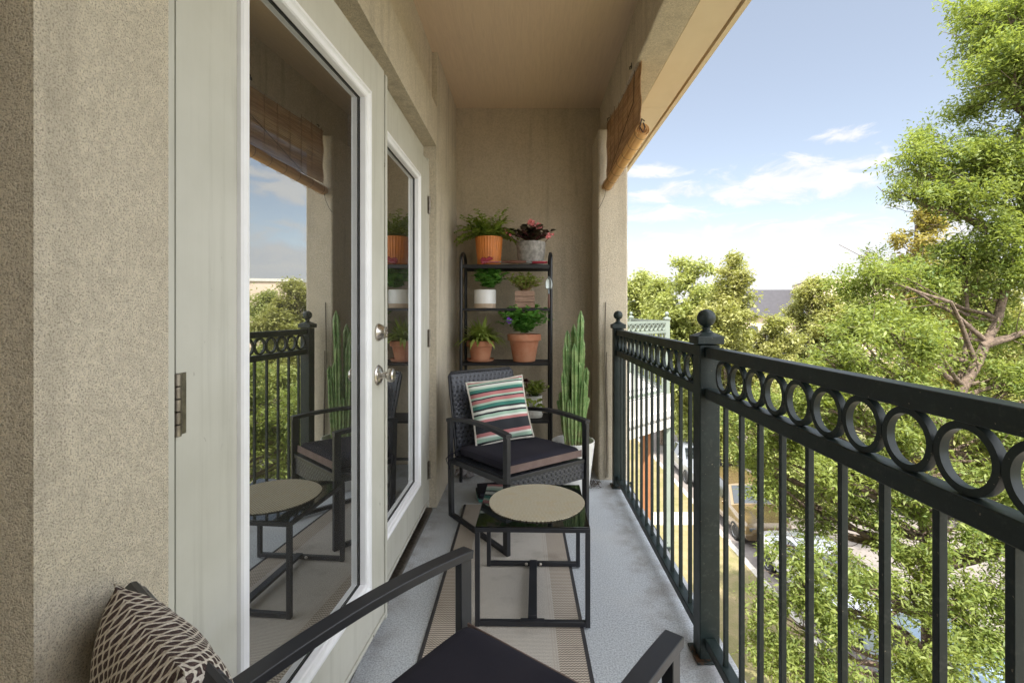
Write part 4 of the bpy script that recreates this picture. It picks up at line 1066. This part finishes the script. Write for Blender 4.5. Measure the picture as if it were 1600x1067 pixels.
# the big street tree on the right, clumps placed where its foliage hangs
near = []
def cl(px, py, D, rpx): p = P(px, py, D); near.append((p.x, p.y, p.z, rpx/F*D))
for a in ((1560,60,9.2,55),(1585,120,9,60),(1540,150,9.5,45),(1600,30,9,50),(1600,200,9,70),(1560,230,9.3,55),(1525,85,9.6,28),(1590,290,9,60),
          (1440,215,9.6,32),(1470,255,9.4,48),(1425,265,9.4,42),(1405,300,9.3,24),(1510,300,9.2,50),(1450,310,9.2,45),(1540,350,9,50),(1560,420,9.2,50),
          (1480,380,9.6,40),(1500,450,9.4,50),(1440,450,9.3,55),(1400,440,9.0,45),(1350,445,8.8,45),(1370,500,8.6,55),(1320,510,8.4,40),(1340,560,8.2,45),(1430,540,8.8,50),(1290,560,8.3,32),
          (1400,590,8.2,45),(1480,560,9.3,40),(1600,520,9,45),(1580,600,8.8,40),(1270,600,8.2,35),(1300,620,8,45),(1240,640,8.4,35),(1180,660,8.8,30),(1350,650,8,45),(1210,700,8.6,38),(1260,700,8.2,40),
          (1160,700,9.0,22),(1330,720,8,40),(1400,690,8.2,40),(1560,690,8.4,45),(1500,740,8.2,40),(1560,780,8,45),(1600,850,7.8,50),(1420,760,8.3,35),(1520,840,7.8,50),(1390,820,8,35),
          (1560,920,7.6,55),(1500,940,7.6,45),(1600,1000,7.4,55),(1540,1020,7.4,50),(1360,900,7.8,35),(1300,900,7.9,35),(1260,930,7.8,42),(1220,960,7.9,35),(1300,980,7.7,45),(1380,980,7.6,40),
          (1250,1030,7.6,45),(1330,1050,7.5,45),(1200,1040,7.8,35),(1420,1040,7.5,40),(1280,870,8,28),(1230,880,8.1,28),(1190,760,8.8,25),(1300,780,8.3,25),(1480,1050,7.4,40),
          (1660,100,9,80),(1660,350,9,80),(1680,550,8.8,80),(1680,800,8,80),(1640,650,8.6,60)): cl(*a)
for a in ((1150,640,10,26),(1190,640,9.5,30),(1175,720,9.6,26),(1225,770,9,26),(1290,660,8.6,34),(1345,780,8.6,34),(1400,860,8.2,34),(1450,880,7.6,36),(1270,820,8.6,28),(1390,740,8.2,34),(1440,640,8.4,44),(1530,640,8.4,44),(1460,960,7.6,34),
          (1545,20,9.4,44),(1575,260,9.1,50),(1530,260,9.3,44),(1590,430,9,46),(1520,400,9.2,44),(1570,10,8.8,50),(1590,90,8.6,60)): cl(*a)
rj = random.Random(4)
for x, y, z, q in list(near):
    if z > 2.6: near.append((x+rj.uniform(.1,.9), y+rj.uniform(-.6,.8), z+rj.uniform(-.5,.1)*q, q*rj.uniform(.5,.8))); continue
    near.append((x+rj.uniform(-.6,.6)*q*1.4+(.25 if x/y > .6 else .1), y+rj.uniform(-.7,.8), z+rj.uniform(-.7,.5)*q, q*rj.uniform(.6, .9)))
def W3(px, py, D): return tuple(P(px, py, D))
tb_ = P(1440, 1105, 8.6)
T1 = tree('big leafy ash tree rising close beyond the railing, its crown reaching above the roof line', (tb_.x, tb_.y, GZ),
     [(tb_.x,tb_.y,GZ), W3(1452,960,8.6), W3(1445,800,8.7), W3(1490,640,8.9), W3(1560,500,9.1), W3(1590,380,9.2), W3(1600,180,9.2)], near, 215000, .088, 'leaf_near', 3, r0=.145, aspect=.34, sprays=9)
ex = MB()   # second stem of the fork
rngb = np.random.default_rng(8); bs_ = Vector((tb_.x, tb_.y, GZ))
for path, r in (([(1450,830,8.65),(1480,700,8.9),(1500,590,9.1),(1512,520,9.3),(1500,380,9.5)], .075), ([(1445,800,8.7),(1380,700,8.5),(1320,600,8.3),(1290,560,8.2)], .06), ([(1540,540,9.0),(1600,520,8.9),(1660,480,8.8)], .08), ([(1500,620,8.9),(1560,600,8.8),(1640,590,8.6)], .05), ([(1452,940,8.6),(1380,960,8.1),(1290,950,7.8)], .05), ([(1452,900,8.6),(1520,880,8),(1590,860,7.8)], .05)):
    pp_ = [P(*q)-bs_ for q in path]; pts = []
    for i in range(len(pp_)-1):
        for q in (0, .33, .66): pts.append(pp_[i].lerp(pp_[i+1], q)+Vector(rngb.normal(size=3)*.03))
    pts.append(pp_[-1]); ex.tube(pts, list(np.linspace(r, r*.3, len(pts))), 8)
ex.build('limb', 'bark', T1, smooth=60)

auto('lime green tree just right of the pilaster', 1000, 425, 34, 81, 13500, 'leaf_lime', 11, .24)
auto('rounded lime tree second from the pilaster', 1035, 436, 30, 81, 13500, 'leaf_lime', 12, .24)
auto('broad lime green tree behind the near railing post', 1085, 400, 27, 141, 24000, 'leaf_lime', 13, .22)
auto('ragged taller tree with bare brown branches showing at its top', 1138, 388, 23, 114, 18000, 'leaf_olive', 14, .19, lean=.1)
auto('small olive tree below the dark slate roof', 1195, 495, 25, 108, 13500, 'leaf_olive', 15, .18)
auto('brownish olive tree right of the dark slate roof', 1268, 432, 38, 100, 16500, 'leaf_olive', 16, .26)
auto('pale green tree right of the brownish olive tree', 1315, 452, 44, 90, 14000, 'leaf_lime', 27, .27)
auto('bright green tree crowding behind the big ash tree', 1470, 425, 24, 121, 18000, 'leaf_lime', 17, .2)
auto('yellowing tree peeping out behind the big ash tree crown', 1432, 325, 20, 108, 16500, 'leaf_gold', 18, .19)
auto('dense olive tree far behind the big ash tree', 1520, 400, 30, 202, 21000, 'leaf_olive', 19, .24)
auto('low round tree on the far side of the road', 1130, 540, 28, 94, 10500, 'leaf_lime', 20, .2, low=GZ+.6)
auto('low bushy tree across the road behind the railing rings', 1250, 575, 20, 162, 18000, 'leaf_lime', 21, .17, low=GZ+.6)
auto('shady tree across the road at the right edge', 1560, 520, 19, 229, 19500, 'leaf_olive', 22, .18, low=GZ+.8)
def bush_far(label, px, D, h, seed, m='leaf_olive'):
    x = (px-VX)/F*D; rng = np.random.default_rng(seed); c = []
    for k in range(9): c.append((x+rng.normal()*1.0, D+rng.normal()*.6, GZ+h*.5+rng.uniform(-.2,.35)*h, h*.33))
    tree(label, (x, D, GZ), [(x,D,GZ),(x,D,GZ+h*.3)], c, 3500, .14, m, seed, r0=.05, name='shrub', group='shrubs across the road', twigs=False)
bush_far('low shrub by the far kerb behind the tan car', 1290, 28, 1.8, 31); bush_far('rounded shrub at the right of the far pavement', 1480, 21.5, 1.9, 32); bush_far('shrub beside the pinkish house', 1180, 33, 2.2, 33, 'leaf_lime')
# far wood closing the horizon
rng = np.random.default_rng(77); cens = []
for k in range(150):
    a = rng.uniform(-.15, 1.35); D_ = rng.uniform(95, 170); x, y = D_*math.sin(a), D_*math.cos(a); h = rng.uniform(6.0, 8.6)
    q = rng.normal(size=(420, 3)); q /= np.linalg.norm(q, axis=1)[:, None]; q *= rng.uniform(.5, 1, 420)[:, None]**.5
    cens.append(q*np.array((5.5, 5.5, h*.55))+np.array((x, y, GZ+h*.5)))
V, Fc = leaves_np(rng, np.concatenate(cens), 1.1, .7)
tag(npmesh('distant_wood', V, Fc, 'leaf_olive'), 'distant belt of trees along the horizon', 'trees', kind='stuff')
